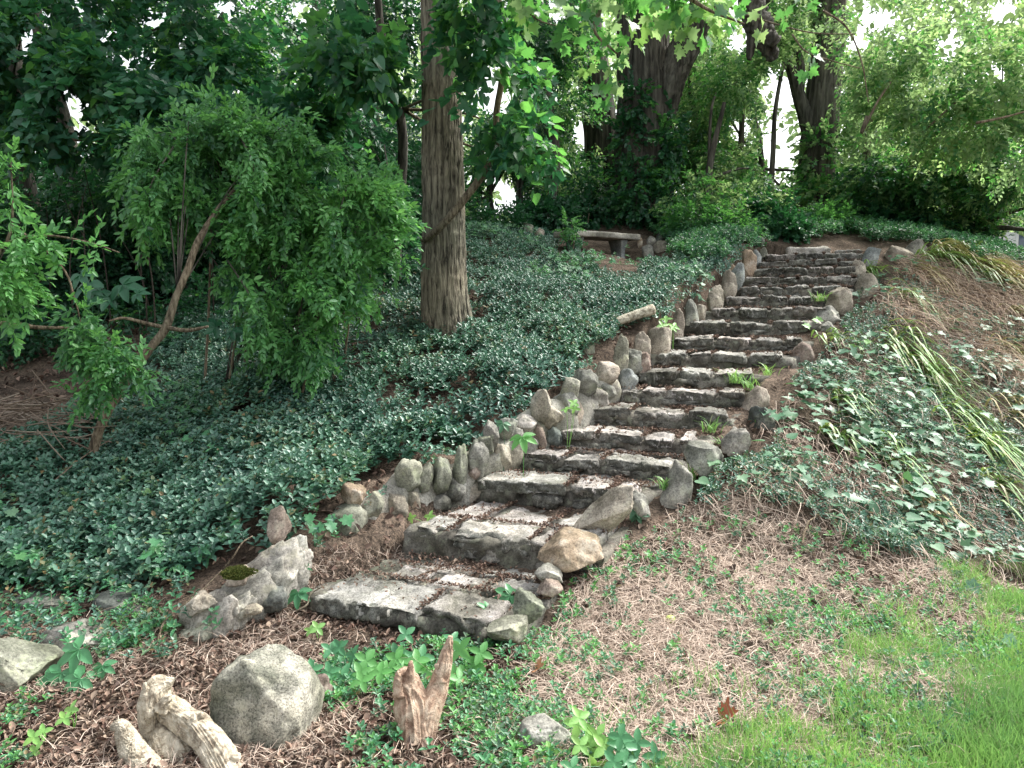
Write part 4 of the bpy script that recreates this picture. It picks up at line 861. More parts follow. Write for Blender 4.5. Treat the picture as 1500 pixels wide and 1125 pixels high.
# ---- small leaved dark trees behind, centre and left
def btree(label, base, blobs, n, temps, sc, mat, seed, r0=.08, mi=None, clump=.3, droop=.3, name='tree', cf=1.3, up=.7):
    t_ = empty(name, P(*base), label, 'tree')
    top = P(base[0]+rg.uniform(-12, 12), min(b[1] for b in blobs)+30, base[2]); b0 = P(*base); b0[2] -= .3
    mid = b0*.5+top*.5; mid[0] += rg.uniform(-.25, .25)
    one('trunk', tube([b0, mid, top], [r0, r0*.75, r0*.35], 12, .003, 4, seed, sub=10), M_bark2, t_)
    wood(t_, mid, blobs[::2], r0*.4, seed+1, M_bark2)
    blob_fol('crown', blobs, n, temps, sc, mat, t_, seed+2, clump=clump, droop=droop, shell=.1, mi=mi, cf=cf, up=up); return t_
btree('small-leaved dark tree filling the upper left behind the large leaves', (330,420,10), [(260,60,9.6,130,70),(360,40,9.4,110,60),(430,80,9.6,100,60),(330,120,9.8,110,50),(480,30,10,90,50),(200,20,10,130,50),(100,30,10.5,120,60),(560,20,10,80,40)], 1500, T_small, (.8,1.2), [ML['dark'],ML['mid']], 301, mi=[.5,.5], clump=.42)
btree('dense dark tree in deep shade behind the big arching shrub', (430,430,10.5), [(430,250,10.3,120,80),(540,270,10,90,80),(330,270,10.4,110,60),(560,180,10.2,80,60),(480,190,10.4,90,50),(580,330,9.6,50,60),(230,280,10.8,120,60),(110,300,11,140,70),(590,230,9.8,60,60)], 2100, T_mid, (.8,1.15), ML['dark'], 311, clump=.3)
btree('dark leafy tree right of the curving vine', (790,350,12), [(790,150,12.4,50,60),(835,170,13.2,40,70),(820,250,12.8,55,50),(780,60,12.6,70,50),(820,60,13.4,50,60),(710,315,11,40,12),(800,295,12.5,50,20),(1000,180,14.5,60,120)], 2300, T_small, (.75,1.1), [ML['mid'],ML['light'],ML['dark']], 321, mi=[.5,.2,.3], clump=.34)
btree('leafy undergrowth tree right of the massive forked tree', (1050,345,12), [(1060,150,13.4,50,70),(1070,240,13,55,60),(1030,300,11.6,60,40),(1100,300,11.8,50,35),(1080,120,12.6,50,60),(1020,230,14,40,60),(1110,250,12.2,22,50)], 1900, T_small, (.8,1.15), [ML['mid'],ML['light']], 331, mi=[.5,.5], clump=.38)
btree('bright layered tree filling the upper right corner', (1460,385,12.5), [(1300,80,10.5,60,50),(1360,120,10.3,90,50),(1440,80,10,90,60),(1330,160,10.6,90,40),(1420,190,10.2,100,40),(1480,150,10,60,50),(1280,40,11,60,50),(1400,30,10.2,100,40),(1500,230,10,60,40),(1540,100,10,80,80)], 2000, T_small, (.8,1.2), [ML['light'],ML['mid'],ML['far']], 341, r0=.022, mi=[.5,.25,.25], clump=.42, cf=2.4, up=1.0)
blob_fol('crown', [(1380,225,12,90,20),(1440,200,12,80,20),(1330,250,12.2,80,24),(1400,265,11.8,100,22),(1470,240,11.6,60,22),(1290,270,12.3,60,30),(1370,300,12.2,80,22),(1460,280,11.4,50,20),(1340,330,12.2,60,26),(1270,310,12.4,50,30),(1440,320,12.4,60,30),(1500,270,11.2,40,20),(1420,340,12.6,60,24)], 2900, T_small+T_round[:1], (.75,1.1), [ML['mid'],ML['light'],ML['dark']], t5, 351, droop=.15, shell=.1, clump=.28, up=1.2, mi=[.45,.3,.25], hz=.5)
blob_fol('crown', [(1230,60,12.6,60,60),(1180,20,12.6,60,40),(1240,130,12.8,40,40),(1130,110,13.2,20,40),(1250,-60,12.6,120,80)], 1100, T_small, (.8,1.2), [ML['mid'],ML['light']], t4, 352, droop=.6, clump=.4, mi=[.4,.6])
blob_fol('crown', [(930,-150,11.5,160,60),(1040,-120,11.5,120,60)], 700, T_mid, (.8,1.2), [ML['mid'],ML['light']], t2, 353, droop=.4, clump=.3, mi=[.6,.4])
blob_fol('ivy', [(950,300,12.1,36,30,.2),(930,270,12.1,18,30,.15),(965,230,12.15,18,50,.15),(930,150,12.15,10,30,.1),(985,200,12.2,12,30,.1),(920,210,12.2,10,40,.1)], 420, T_round, (.7,1.0), [ML['dark'],ML['mid']], t2, 354, gaps=False, clump=.1, mi=[.6,.4])
blob_fol('ivy', [(1195,300,12.8,40,40,.3),(1200,230,12.9,20,40,.2)], 260, T_round, (.7,1.0), [ML['mid'],ML['light']], t4, 355, gaps=False, clump=.1, mi=[.6,.4])
blob_fol('crown', [(650,-330,7,200,100),(500,-300,7.5,200,100),(300,-330,8,200,120)], 800, T_heart, (.9,1.3), ML['teal'], t1, 356, gaps=False, clump=.15)  # unseen crown, spread overhead to the left to block sky light
btree('broad dark tree filling the view between the furrowed trunk and the bench', (735,335,13.5), [(720,230,13.5,60,50),(780,290,13.2,70,24),(700,300,13,50,24),(850,290,13.6,60,30),(760,180,14,60,40),(900,250,14.6,60,60),(660,330,12,60,16),(800,320,12.6,80,12)], 2600, T_mid, (.7,1.0), [ML['dark'],ML['mid']], 361, clump=.24, mi=[.6,.4])
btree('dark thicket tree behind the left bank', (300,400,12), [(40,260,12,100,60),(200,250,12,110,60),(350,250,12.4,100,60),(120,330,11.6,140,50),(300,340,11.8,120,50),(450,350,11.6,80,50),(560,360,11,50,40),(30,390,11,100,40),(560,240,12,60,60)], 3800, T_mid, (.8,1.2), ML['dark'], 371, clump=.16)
btree('tall leafy tree in the gap behind the top of the steps', (1100,340,15), [(1060,220,15,60,70),(1110,290,15,60,40),(1240,280,15,70,50),(1300,200,15,60,80),(1020,100,15.5,50,70),(1240,150,15.5,30,60),(1180,320,14.5,60,20)], 2200, T_mid, (.7,1.0), [ML['light'],ML['mid']], 381, clump=.26, mi=[.6,.4])
# saplings' crowns
SB = [[(1135,70,12.5,18,40)],[(1100,60,13.5,40,60),(1095,140,13.5,24,40)],[(560,30,10.3,60,50)],[(470,60,11,60,60)],[(60,60,10.3,120,80),(0,150,10.5,100,60)],[(320,60,9.8,90,40)],[(765,60,12.8,60,60)],[(805,40,13.2,50,60)],[(1020,60,13.8,30,60)],[(1300,140,12.8,40,40),(1275,230,12.8,30,40)]]
for i, (tr, bl) in enumerate(zip(SAPT, SB)):
    blob_fol('crown', bl, 130*len(bl) if i in (0, 1, 8, 9) else 380*len(bl), T_small, (.8, 1.2), ML['light'] if i in (0, 1, 8, 9) else ML['dark'], tr, 401+i*3, clump=.3, shell=.1)
blob_fol('low_foliage', [(60,300,9.4,110,45),(190,290,9.2,100,45),(60,380,8.8,110,40),(180,380,9,110,40),(300,320,9.2,90,50),(-40,330,8.6,80,70),(20,470,7.4,80,26),(230,460,8.2,60,30),(545,300,8.8,50,50),(570,390,8.4,36,36),(500,180,9,70,40)], 2600, T_mid, (.6,.95), [ML['dark'],ML['teal'],ML['mid']], a1, 227, gaps=False, clump=.2, shell=.1, droop=.35, mi=[.55,.3,.15])
# ---- undergrowth bushes on the crest
for i, (bl, mt, lb, n) in enumerate([
    ([(1020,322,11.2,45,22),(1065,335,10.9,35,18)], 'mid', 'leafy green bush right of the bench heap below the forked tree', 420),
    ([(1120,325,11.6,40,25),(1150,338,11.2,25,14)], 'dark', 'dark bush directly behind the top left of the steps', 380),
    ([(1210,330,11.9,55,22),(1175,340,11.6,30,14)], 'mid', 'leafy bush behind the top landing of the steps', 420),
    ([(1290,335,12.2,50,22)], 'dark', 'dark bush behind the pointed blue-grey stone', 350),
    ([(1380,345,12.4,50,25),(1430,352,12.4,30,20)], 'dark', 'dark shadowy bush under the spreading tree at right', 420),
    ([(860,312,12.2,55,14),(800,318,11.8,45,14)], 'dark', 'dark low bush behind the left end of the bench', 420),
    ([(735,325,11.2,40,14)], 'dark', 'low bush on the bank right of the furrowed trunk', 240),
    ([(990,318,12.2,40,16)], 'dark', 'small dark bush at the foot of the massive forked tree', 240),
    ([(838,352,9.95,12,14)], 'teal', 'leafy sprig hiding the left leg of the bench', 42),
    ([(835,330,10.0,10,12)], 'privet_bright', 'bright climbing sprig over the left end of the bench', 30)]):
    b_ = empty('bush', P(bl[0][0], bl[0][1]+bl[0][4], bl[0][2]), lb, 'bush')
    one('stem', tube([P(bl[0][0], bl[0][1]+bl[0][4]+8, bl[0][2]), P(bl[0][0]+3, bl[0][1], bl[0][2])], [.015, .005], 6), M_twig, b_)
    blob_fol('foliage', bl, n, T_round if i % 2 else T_small, (.6, .95) if i < 8 else (.35, .5), ML[mt], b_, 500+i*3, gaps=False, shell=.2, clump=.12, droop=.1)
# ---- far woods: one mass nobody could count
rng = np.random.default_rng(77)
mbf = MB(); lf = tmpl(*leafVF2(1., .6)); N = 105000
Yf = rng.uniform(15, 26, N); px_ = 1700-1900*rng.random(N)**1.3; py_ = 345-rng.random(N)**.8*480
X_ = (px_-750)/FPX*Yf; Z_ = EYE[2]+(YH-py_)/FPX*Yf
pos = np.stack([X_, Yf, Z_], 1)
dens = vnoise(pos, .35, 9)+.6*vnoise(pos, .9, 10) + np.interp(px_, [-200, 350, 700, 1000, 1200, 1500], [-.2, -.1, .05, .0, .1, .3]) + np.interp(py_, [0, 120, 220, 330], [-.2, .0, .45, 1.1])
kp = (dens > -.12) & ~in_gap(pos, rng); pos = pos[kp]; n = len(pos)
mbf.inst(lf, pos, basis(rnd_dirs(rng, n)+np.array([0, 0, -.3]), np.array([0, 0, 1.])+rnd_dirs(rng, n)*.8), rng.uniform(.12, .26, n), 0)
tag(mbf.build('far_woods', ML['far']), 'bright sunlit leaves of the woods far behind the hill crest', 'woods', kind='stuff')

# ------------------------------------------------------------------ ground covers
def palm_t(n=5, L=.09):
    parts = []
    for i in range(n):
        v, f = leafVF(L*(1-.12*abs(i-(n-1)/2)), L*.42, .16, -.2); parts.append((v@(rotz((i-(n-1)/2)*R_(52))@rotx(R_(-6))).T, f))
    return join_t(parts)
def scat(n, xr, yr, seed, power=1.2):
    """random plan points, denser towards the viewer's side of the slope"""
    wide = 2.6 if xr[1] > 4 else 0.; n = int(n*(1+wide/(1.48*(yr[0]*.4+yr[1]*.6)+1.2)))
    rng = np.random.default_rng(seed); y = yr[0]+(yr[1]-yr[0])*rng.random(n)**power
    hw = .74*y+.6; x = -hw+rng.random(n)*(2*hw+wide); k = (x > xr[0]) & (x < xr[1]); x, y = x[k], y[k]
    z = H(x, y); p = np.stack([x, y, z], 1); X, Yp = proj(p)
    X = X+25*n2(x, y, 2.2, seed, 2); Yp = Yp+16*n2(x, y, 2.2, seed+5, 2)
    return rng, p, X, Yp
def gnorm(p):
    e = .05; hx = H(p[:, 0]+e, p[:, 1], False)-H(p[:, 0]-e, p[:, 1], False); hy = H(p[:, 0], p[:, 1]+e, False)-H(p[:, 0], p[:, 1]-e, False)
    return nrm(np.stack([-hx/(2*e), -hy/(2*e), np.ones(len(p))], 1))
def on_stairs(p, margin=.03):
    k, u, out = stair_coord(p[:, 0], p[:, 1]); return (out < margin) & (k > -.25) & (k < len(SZ)-.5)
VP = [(-400,874),(120,868),(250,862),(330,822),(385,802),(450,772),(480,746),(530,720),(570,698),(620,684),(660,668),(700,644),(750,618),(785,586),(830,558),(880,528),(905,495),(960,462),(1005,444),(1050,415),(1085,385),(1095,352),(985,352),(930,370),(860,378),(820,345),(760,330),(690,320),(560,330),(300,380),(160,600),(60,650),(-100,640),(-400,640)]
def sprig(rng, pairs=3, leaf=.042, lw=.42):
    parts = []
    for i in range(pairs):
        for s in (0, math.pi):
            v, f = leafVF2(leaf*rng.uniform(.75, 1.15)*(1-.18*i), leaf*lw, .18, -.15)
            M = rotz(i*1.5+s+rng.uniform(-.35, .35))@rotx(R_(18+i*17+rng.uniform(-12, 12)))
            parts.append((v@M.T+np.array([0, 0, .014*i]), f))
    V, F = join_t(parts); return tmpl(V, F)
T_vin = [sprig(rr_) for _ in range(6)]
rng, p, X, Yp = scat(245000, (-9, 6), (3.6, 11.6), 601, 1.0)
k = inpoly(X, Yp, VP) & ~on_stairs(p, .10); k &= rng.random(len(k)) < np.interp(p[:, 1], [4, 6, 9], [.40, .54, .58])
k &= rng.random(len(k)) < np.clip(1.3+1.3*n2(p[:, 0], p[:, 1], 3.0, 61, 3), .10, 1); k &= ~inpoly(X, Yp, [(812,345),(955,345),(1010,385),(960,402),(815,398)])
p = p[k]; gn = gnorm(p); N = len(p)
print('vinca', N)
up_ = nrm(gn*.7+np.array([0, -.18, .5])+rnd_dirs(rng, N)*.38); d_ = np.cross(up_, rnd_dirs(rng, N))
ht = (.03+.09*rng.random(N)+.12*np.maximum(0, n2(p[:, 0], p[:, 1], 2.4, 62, 3))+.10*np.maximum(0, n2(p[:, 0], p[:, 1], .9, 91, 2)))*np.where(p[:, 1] > 8.6, .6, 1)
pos = p+gn*ht[:, None]
mb = MB(); w_ = rng.integers(0, 6, N); s_ = (.55+.85*rng.random(N)**.8)*np.interp(p[:, 1], [4, 7, 10], [1.32, 1.05, .95]); pal = rng.random(N) < .12+.35*np.clip(n2(p[:, 0], p[:, 1], 1.1, 81, 3), 0, 1)
for q in range(6):
    mb.inst(T_vin[q], pos[(w_ == q) & ~pal], basis(d_, up_)[(w_ == q) & ~pal], s_[(w_ == q) & ~pal], 0); mb.inst(T_vin[q], pos[(w_ == q) & pal], basis(d_, up_)[(w_ == q) & pal], s_[(w_ == q) & pal], 1)
tag(mb.build('periwinkle_cover', [ML['vinca'], ML['vinca_pale']]), 'dense glossy dark green periwinkle carpet covering the bank left of the steps', 'ground cover', kind='stuff')
# other weeds that grow up through the periwinkle in patches
rng, p, X, Yp = scat(42000, (-9, 6), (3.6, 11.6), 605, 1.0)
k = inpoly(X, Yp, VP) & ~on_stairs(p, .12) & (rng.random(len(X)) < .9*sstep(.25, .8, n2(p[:, 0], p[:, 1], 1.5, 82, 3)+.25*(X < 300)*(Yp > 780))); p = p[k]; N = len(p); print('patch weeds', N); gn = gnorm(p)
up_ = nrm(gn*.6+np.array([0, -.3, .6])+rnd_dirs(rng, N)*.4); d_ = np.cross(up_, rnd_dirs(rng, N)); pos = p+gn*(.08+.12*rng.random(N))[:, None]; mb = MB(); w_ = rng.integers(0, 3, N); s_ = rng.uniform(.7, 1.3, N)
TW_ = [tmpl(*join_t([(np.array(v)*.06, f) for v, f in [mapleVF(1., .15, -.25)]])), tmpl(*palm_t(5, .05)), T_vin[0]]
for q in range(3):
    for m_ in range(3): j = (w_ == q) & (np.arange(N) % 3 == m_); mb.inst(TW_[q], pos[j], basis(d_, up_)[j], s_[j], m_)
tag(mb.build('mixed_weeds', [ML['creeper'], ML['privet'], ML['ivy']]), 'mixed brighter weeds and creeper growing up through the periwinkle', 'weeds', kind='stuff')
# right bank: periwinkle and ivy mixed with dead stalks
VB = [(1010,760),(1060,700),(1110,660),(1140,600),(1190,540),(1230,490),(1260,445),(1290,405),(1340,385),(1420,395),(1500,410),(2600,470),(2600,960),(1500,860),(1400,835),(1250,800),(1150,745)]
rng, p, X, Yp = scat(190000, (0, 11), (3.8, 10.4), 611, 1.0)
k = inpoly(X, Yp, VB) & ~on_stairs(p, .05); nn_ = n2(p[:, 0], p[:, 1], 1.3, 63, 3)
den = .62+.9*nn_ - .6*sstep(0, 1, (X-1220)/260)*sstep(540, 450, Yp) - .2*sstep(720, 820, Yp)
k &= rng.random(len(k)) < den*.55; p = p[k]; N = len(p); gn = gnorm(p); print('right vinca', N)
up_ = nrm(gn*.5+np.array([0, -.2, .7])+rnd_dirs(rng, N)*.4); d_ = np.cross(up_, rnd_dirs(rng, N)); pos = p+gn*(.03+.07*rng.random(N))[:, None]
mb = MB(); w_ = rng.integers(0, 6, N); pal = rng.random(N) < .5; s_ = rng.uniform(.6, 1.0, N)
for q in range(6):
    for m_, fl_ in ((0, ~pal), (1, pal)): j = (w_ == q) & fl_; mb.inst(T_vin[q], pos[j], basis(d_, up_)[j], s_[j], m_)
tag(mb.build('periwinkle_cover', [ML['vinca'], ML['vinca_pale']]), 'patchy small-leaved periwinkle on the bank right of the steps', 'ground cover', kind='stuff')
rng, p, X, Yp = scat(90000, (0, 9), (8.5, 12.5), 617, 1.0)
k = inpoly(X, Yp, [(960,330),(1100,322),(2300,322),(2300,408),(1500,392),(1340,366),(1270,350),(1150,352),(1090,372),(1040,402),(1000,392)]) & ~on_stairs(p, .1) & (rng.random(len(X)) < .55); p = p[k]; N = len(p); gn = gnorm(p); print('crest', N)
up_ = nrm(gn*.4+np.array([0, -.3, .6])+rnd_dirs(rng, N)*.5); d_ = np.cross(up_, rnd_dirs(rng, N)); pos = p+gn*(.04+.16*rng.random(N))[:, None]; mb = MB(); w_ = rng.integers(0, 6, N); s_ = rng.uniform(.9, 1.7, N)
for q in range(6):
    for m_ in range(3): j = (w_ == q) & (np.arange(N) % 3 == m_); mb.inst(T_vin[q], pos[j], basis(d_, up_)[j], s_[j], m_)
tag(mb.build('crest_undergrowth', [ML['privet'], ML['dark'], ML['creeper']]), 'low green undergrowth along the crest around the top of the steps', 'ground cover', kind='stuff')
T_ivy = [tmpl(*mapleVF(1., .18, -.3)), tmpl(*heartVF(1., .18, -.25))]
rng, p, X, Yp = scat(26000, (0, 11), (3.8, 10.4), 621, 1.0)
k = inpoly(X, Yp, VB) & ~on_stairs(p, .05); den = .45+1.5*n2(p[:, 0], p[:, 1], 1.8, 64, 3)-.45*sstep(0, 1, (X-1220)/260)*sstep(540, 450, Yp)
k &= rng.random(len(k)) < den*.55; p = p[k]; N = len(p); gn = gnorm(p); print('ivy', N)
up_ = nrm(gn*.5+np.array([0, -.1, .8])+rnd_dirs(rng, N)*.35); d_ = np.cross(up_, rnd_dirs(rng, N))+np.array([.2, -.5, 0]); pos = p+gn*(.07+.09*rng.random(N))[:, None]
mb = MB(); w_ = rng.integers(0, 2, N); s_ = .032+.07*rng.random(N)**1.4
for q in range(2): mb.inst(T_ivy[q], pos[w_ == q], basis(d_, up_)[w_ == q], s_[w_ == q], 0)
tag(mb.build('ivy_cover', ML['ivy']), 'pale lobed ivy and grape leaves trailing over the right bank', 'ground cover', kind='stuff')
# straw and dead stalks
def strand(segs=3, bend=.3, w=.004):
    V = []; F = []
    for i in range(segs+1):
        t_ = i/segs; V += [(-w*(1-t_*.7), t_, bend*t_*(1-t_)*1.2), (w*(1-t_*.7), t_, bend*t_*(1-t_)*1.2)]
    return tmpl(V, [(2*i, 2*i+1, 2*i+3, 2*i+2) for i in range(segs)])
def strand_c(segs, curve, arch, w):
    V = []; F = []
    for i in range(segs+1):
        t_ = i/segs; x = curve*t_*t_; z = arch*math.sin(math.pi*t_)*.5; V += [(x-w*(1-t_*.8), t_, z), (x+w*(1-t_*.8), t_, z)]
    return tmpl(V, [(2*i, 2*i+1, 2*i+3, 2*i+2) for i in range(segs)])
T_str = [strand_c(3, c_, a_, .022) for c_, a_ in ((.3, .25), (-.35, .2), (.1, .4), (-.15, .1), (.5, .3))]
DRY = [(760,1200),(700,1080),(770,960),(820,900),(840,850),(900,820),(940,780),(1010,740),(1100,730),(1250,790),(1400,830),(1500,870),(1560,950),(1300,1200)]
def straws(name, label, n, poly, yr, ln, seed, xr=(-6, 11), dens=None, mat='straw', lift=.03, flow=None, smooth=.6, off=.0, width=1.):
    rng, p, X, Yp = scat(n, xr, yr, seed, 1.1); k = inpoly(X, Yp, poly) & ~on_stairs(p, 0)
    if dens is not None: k &= rng.random(len(k)) < dens(p, X, Yp)
    p = p[k]; N = len(p); gn = gnorm(p); print(name, N)
    d_ = np.cross(gn, rnd_dirs(rng, N)); d_ = nrm(d_)+gn*rng.normal(size=N)[:, None]*.22
    if flow is not None: d_ = d_*.45+np.array(flow)
    Rm = basis(d_, nrm(gn+rnd_dirs(rng, N)*smooth)); s_ = rng.uniform(ln[0], ln[1], N); mb = MB(); w_ = rng.integers(0, len(T_str), N)
    pos = p+gn*(off+rng.random(N)*lift)[:, None]; sc = np.stack([s_*0+np.minimum(s_, .16)*width, s_, s_], 1)
    for q in range(len(T_str)): mb.inst(T_str[q], pos[w_ == q], Rm[w_ == q], sc[w_ == q], 0)
    return tag(mb.build(name, ML[mat]), label, 'twigs' if mat == 'twig' else 'dead grass', kind='stuff')
straws('dry_grass', 'matted tan dead grass over the slope right of the lower steps', 330000, DRY, (2.0, 5.4), (.04, .12), 631, dens=lambda p, X, Y: .28+.62*sstep(-.5, .5, n2(p[:, 0], p[:, 1], 2.4, 65, 3)))
straws('dead_foliage', 'brown dead stalks combed down the right bank', 90000, [(1290,430),(1300,380),(1420,385),(2600,450),(2600,660),(1500,590),(1400,520),(1330,480)], (5.5, 10.6), (.15, .5), 641, dens=lambda p, X, Y: .4+.5*sstep(-.5, .5, n2(p[:, 0], p[:, 1], 1.2, 66, 2)), flow=(.25, -.8, -.35), lift=.12, width=1.2, mat='rust')
straws('dead_stalks', 'thin dead stalks showing between the ivy leaves', 120000, VB, (3.8, 8.4), (.08, .3), 645, dens=lambda p, X, Y: .26, flow=(.2, -.6, -.3), lift=.10, width=.7)
SOIL = [(430,910),(450,840),(480,800),(560,790),(610,770),(720,735),(730,750),(640,780),(600,800),(540,850),(470,880)]
MUL = [(-300,1300),(-300,860),(240,880),(300,960),(400,905),(470,885),(600,925),(700,940),(760,960),(780,1060),(720,1300)]
straws('fine_debris', 'fine dry needles and stalks strewn on the bare soil at lower left', 150000, MUL, (1.9, 4.4), (.03, .10), 651, dens=lambda p, X, Y: .10+.5*sstep(-.5, .4, n2(p[:, 0], p[:, 1], 2.6, 67, 3)), width=.8)
# leaf litter: curled brown leaf scraps
def scrap(rng):
    v, f = leafVF(1., .62, .5, .5); v = v + np.array([[rng.uniform(-.06, .06) for _ in range(3)] for _ in v]); return tmpl(v, f)
T_scr = [scrap(rr_) for _ in range(6)]
def litter(name, label, n, test, yr, sz, seed, mat='litter', xr=(-6, 8), lift=.01, zf=None, mats=None):
    rng, p, X, Yp = scat(n, xr, yr, seed, 1.1); k = test(rng, p, X, Yp); p = p[k]; N = len(p); print(name, N)
    if zf is not None: p[:, 2] = zf(p); gn = np.tile([0, 0, 1.], (N, 1))
    else: gn = gnorm(p)
    up_ = nrm(gn+rnd_dirs(rng, N)*.5); d_ = np.cross(up_, rnd_dirs(rng, N)); mb = MB(); w_ = rng.integers(0, 6, N); s_ = rng.uniform(sz[0], sz[1], N)*rng.uniform(.6, 1, N)
    for q in range(6): mb.inst(T_scr[q], (p+gn*(.003+rng.random(N)*lift)[:, None])[w_ == q], basis(d_, up_)[w_ == q], np.stack([s_*rng.uniform(.35, 1.2, N), s_, s_], 1)[w_ == q], 0)
    return tag(mb.build(name, ML[mat]), label, 'leaf litter', kind='stuff')
litter('leaf_litter', 'brown fallen leaves and bark scraps on the soil at lower left', 120000, lambda r, p, X, Y: inpoly(X, Y, MUL) & (r.random(len(X)) < .55), (1.9, 4.4), (.010, .045), 661)
litter('leaf_litter', 'scattered brown leaves on the dry slope and the ivy bank', 16000, lambda r, p, X, Y: (inpoly(X, Y, DRY) | inpoly(X, Y, VB)) & ~on_stairs(p) & (r.random(len(X)) < .28), (2, 9), (.02, .07), 662)
litter('leaf_litter', 'brown litter showing under the periwinkle beside the wall', 30000, lambda r, p, X, Y: (p[:, 0] < 2.5) & ~on_stairs(p, .0) & (r.random(len(X)) < .4) & (Y < 880), (3.6, 8.5), (.02, .07), 663)
def stepz(p):
    k, u, out = stair_coord(p[:, 0], p[:, 1]); return SZ[np.clip(np.floor(k+1e-3), 0, 17).astype(int)]+.006
rng = np.random.default_rng(6641); cq = []
for (a_, b_, z_) in CRK:
    n_ = int(np.linalg.norm(b_-a_)*420)+6; t_ = rng.random(n_)[:, None]; q_ = a_*(1-t_)+b_*t_+rng.normal(size=(n_, 2))*.009; cq.append(np.hstack([q_, np.full((n_, 1), z_-.006)]))
cq = np.concatenate(cq)
rng = np.random.default_rng(664); N = 24000
kk = rng.integers(0, 18, N); fr_ = np.where(rng.random(N) < .62, 1-np.abs(rng.normal(size=N))*.16, np.where((rng.random(N) < .4) & (kk < 4), .36+rng.normal(size=N)*.035, rng.random(N))); fr_ = np.clip(fr_, .02, .985)
uu = rng.random(N); uu = np.where(rng.random(N) < .25, 1-np.abs(rng.normal(size=N))*.08, uu); uu = np.where(rng.random(N) < .12, np.abs(rng.normal(size=N))*.08, uu); uu = np.clip(uu, 0, 1)
A_ = SL[kk]*(1-uu)[:, None]+SR[kk]*uu[:, None]; B_ = SL[kk+1]*(1-uu)[:, None]+SR[kk+1]*uu[:, None]; xy = A_*(1-fr_)[:, None]+B_*fr_[:, None]
p = np.stack([xy[:, 0], xy[:, 1], SZ[kk]+.004-.014*(fr_ > .66)], 1)
kp = rng.random(N) < np.clip(.32+1.1*n2(p[:, 0]*1.0, p[:, 1], 4, 68, 2), .03, 1); p = np.concatenate([p[kp], cq]); N = len(p); print('step litter', N)
up_ = nrm(np.array([0, 0, 1.])+rnd_dirs(rng, N)*.55); d_ = np.cross(up_, rnd_dirs(rng, N)); mb = MB(); w_ = rng.integers(0, 6, N); s_ = rng.uniform(.007, .024, N); p[:, 2] += rng.random(N)*.016
for q in range(6): mb.inst(T_scr[q], p[w_ == q], basis(d_, up_)[w_ == q], s_[w_ == q], 0)
tag(mb.build('leaf_litter', ML['litter']), 'red-brown leaf litter collected at the back of the treads', 'leaf litter', kind='stuff')
litter('leaf_litter', 'small brown leaves on the soil pocket between wall and lower steps', 90000, lambda r, p, X, Y: inpoly(X, Y, SOIL) & ~on_stairs(p, .0) & (r.random(len(X)) < .8), (3.6, 5.4), (.010, .04), 667, xr=(-1.6, .3))
straws('fine_debris', 'fine dry stalks on the soil pocket between wall and lower steps', 90000, SOIL, (3.6, 5.4), (.03, .09), 668, xr=(-1.6, .3), dens=lambda p, X, Y: .7)
rng, p, X, Yp = scat(30000, (-6, 3), (3.2, 8.0), 669, 1.1)
k = ((inpoly(X, Yp, [(-300,855),(260,850),(340,930),(250,965),(-300,975)]) & (rng.random(len(X)) < .30)) | (inpoly(X, Yp, [(430,770),(480,730),(620,672),(700,640),(830,552),(840,575),(720,662),(560,735),(500,790),(440,880)]) & (rng.random(len(X)) < .16))) & ~on_stairs(p, .04)
p = p[k]; N = len(p); gn = gnorm(p); print('trailing', N); up_ = nrm(gn*.4+np.array([0, -.3, .7])+rnd_dirs(rng, N)*.45); d_ = np.cross(up_, rnd_dirs(rng, N)); mb = MB(); w_ = rng.integers(0, 6, N); s_ = rng.uniform(.6, 1.3, N); pos = p+gn*(.02+.09*rng.random(N))[:, None]
for q in range(6):
    for m_ in range(3): j = (w_ == q) & (np.arange(N) % 3 == m_); mb.inst(T_vin[q], pos[j], basis(d_, up_)[j], s_[j], m_)
tag(mb.build('trailing_periwinkle', [ML['vinca'], ML['creeper'], ML['vinca_pale']]), 'sparse periwinkle trailing over the ledge and wall edge', 'ground cover', kind='stuff')
# loose twigs as stuff
straws('fallen_twigs', 'short grey fallen twigs lying over the lower slope', 2600, MUL+[], (2.0, 4.4), (.15, .42), 671, dens=lambda p, X, Y: .10, mat='twig', lift=.03, width=.35)
# ---- lawn
T_gr = [strand_c(3, c_, -.2, .03) for c_ in (.25, -.25, .1, -.4)]
LAWN = [(960,1300),(1040,1160),(1120,1100),(1200,1040),(1275,985),(1350,930),(1400,880),(1460,830),(1600,810),(2600,820),(2600,1300)]
rng, p, X, Yp = scat(420000, (-.5, 8), (1.9, 5.2), 681, 1.15)
edge = n2(p[:, 0], p[:, 1], 3.4, 69, 4); k = inpoly(X+85*edge, Yp+60*edge, LAWN); k &= rng.random(len(k)) < (.5+.55*n2(p[:, 0], p[:, 1], 3.2, 70, 3))*np.clip(.55+.95*((X-1120)/380*.62+(Yp-930)/195*.62), .15, 1.6)
k |= inpoly(X, Yp, [(620,1200),(900,1050),(1150,900),(1400,840),(1500,900),(1300,1200)]) & (rng.random(len(k)) < .05*(n2(p[:, 0], p[:, 1], 3, 71, 2) > .15))
p = p[k]; N = len(p); print('grass', N)
d_ = np.array([0, 0, 1.])+rnd_dirs(rng, N)*.55; d_[:, 1] -= .05; Rm = basis(d_, rnd_dirs(rng, N)); s_ = rng.uniform(.045, .12, N); mb = MB(); w_ = rng.integers(0, 4, N)
for q in range(4): mb.inst(T_gr[q], p[w_ == q], Rm[w_ == q], np.stack([s_*.9, s_, s_], 1)[w_ == q], 0)
tag(mb.build('lawn_grass', ML['grass']), 'short bright green lawn grass in the lower right corner', 'grass', kind='stuff')
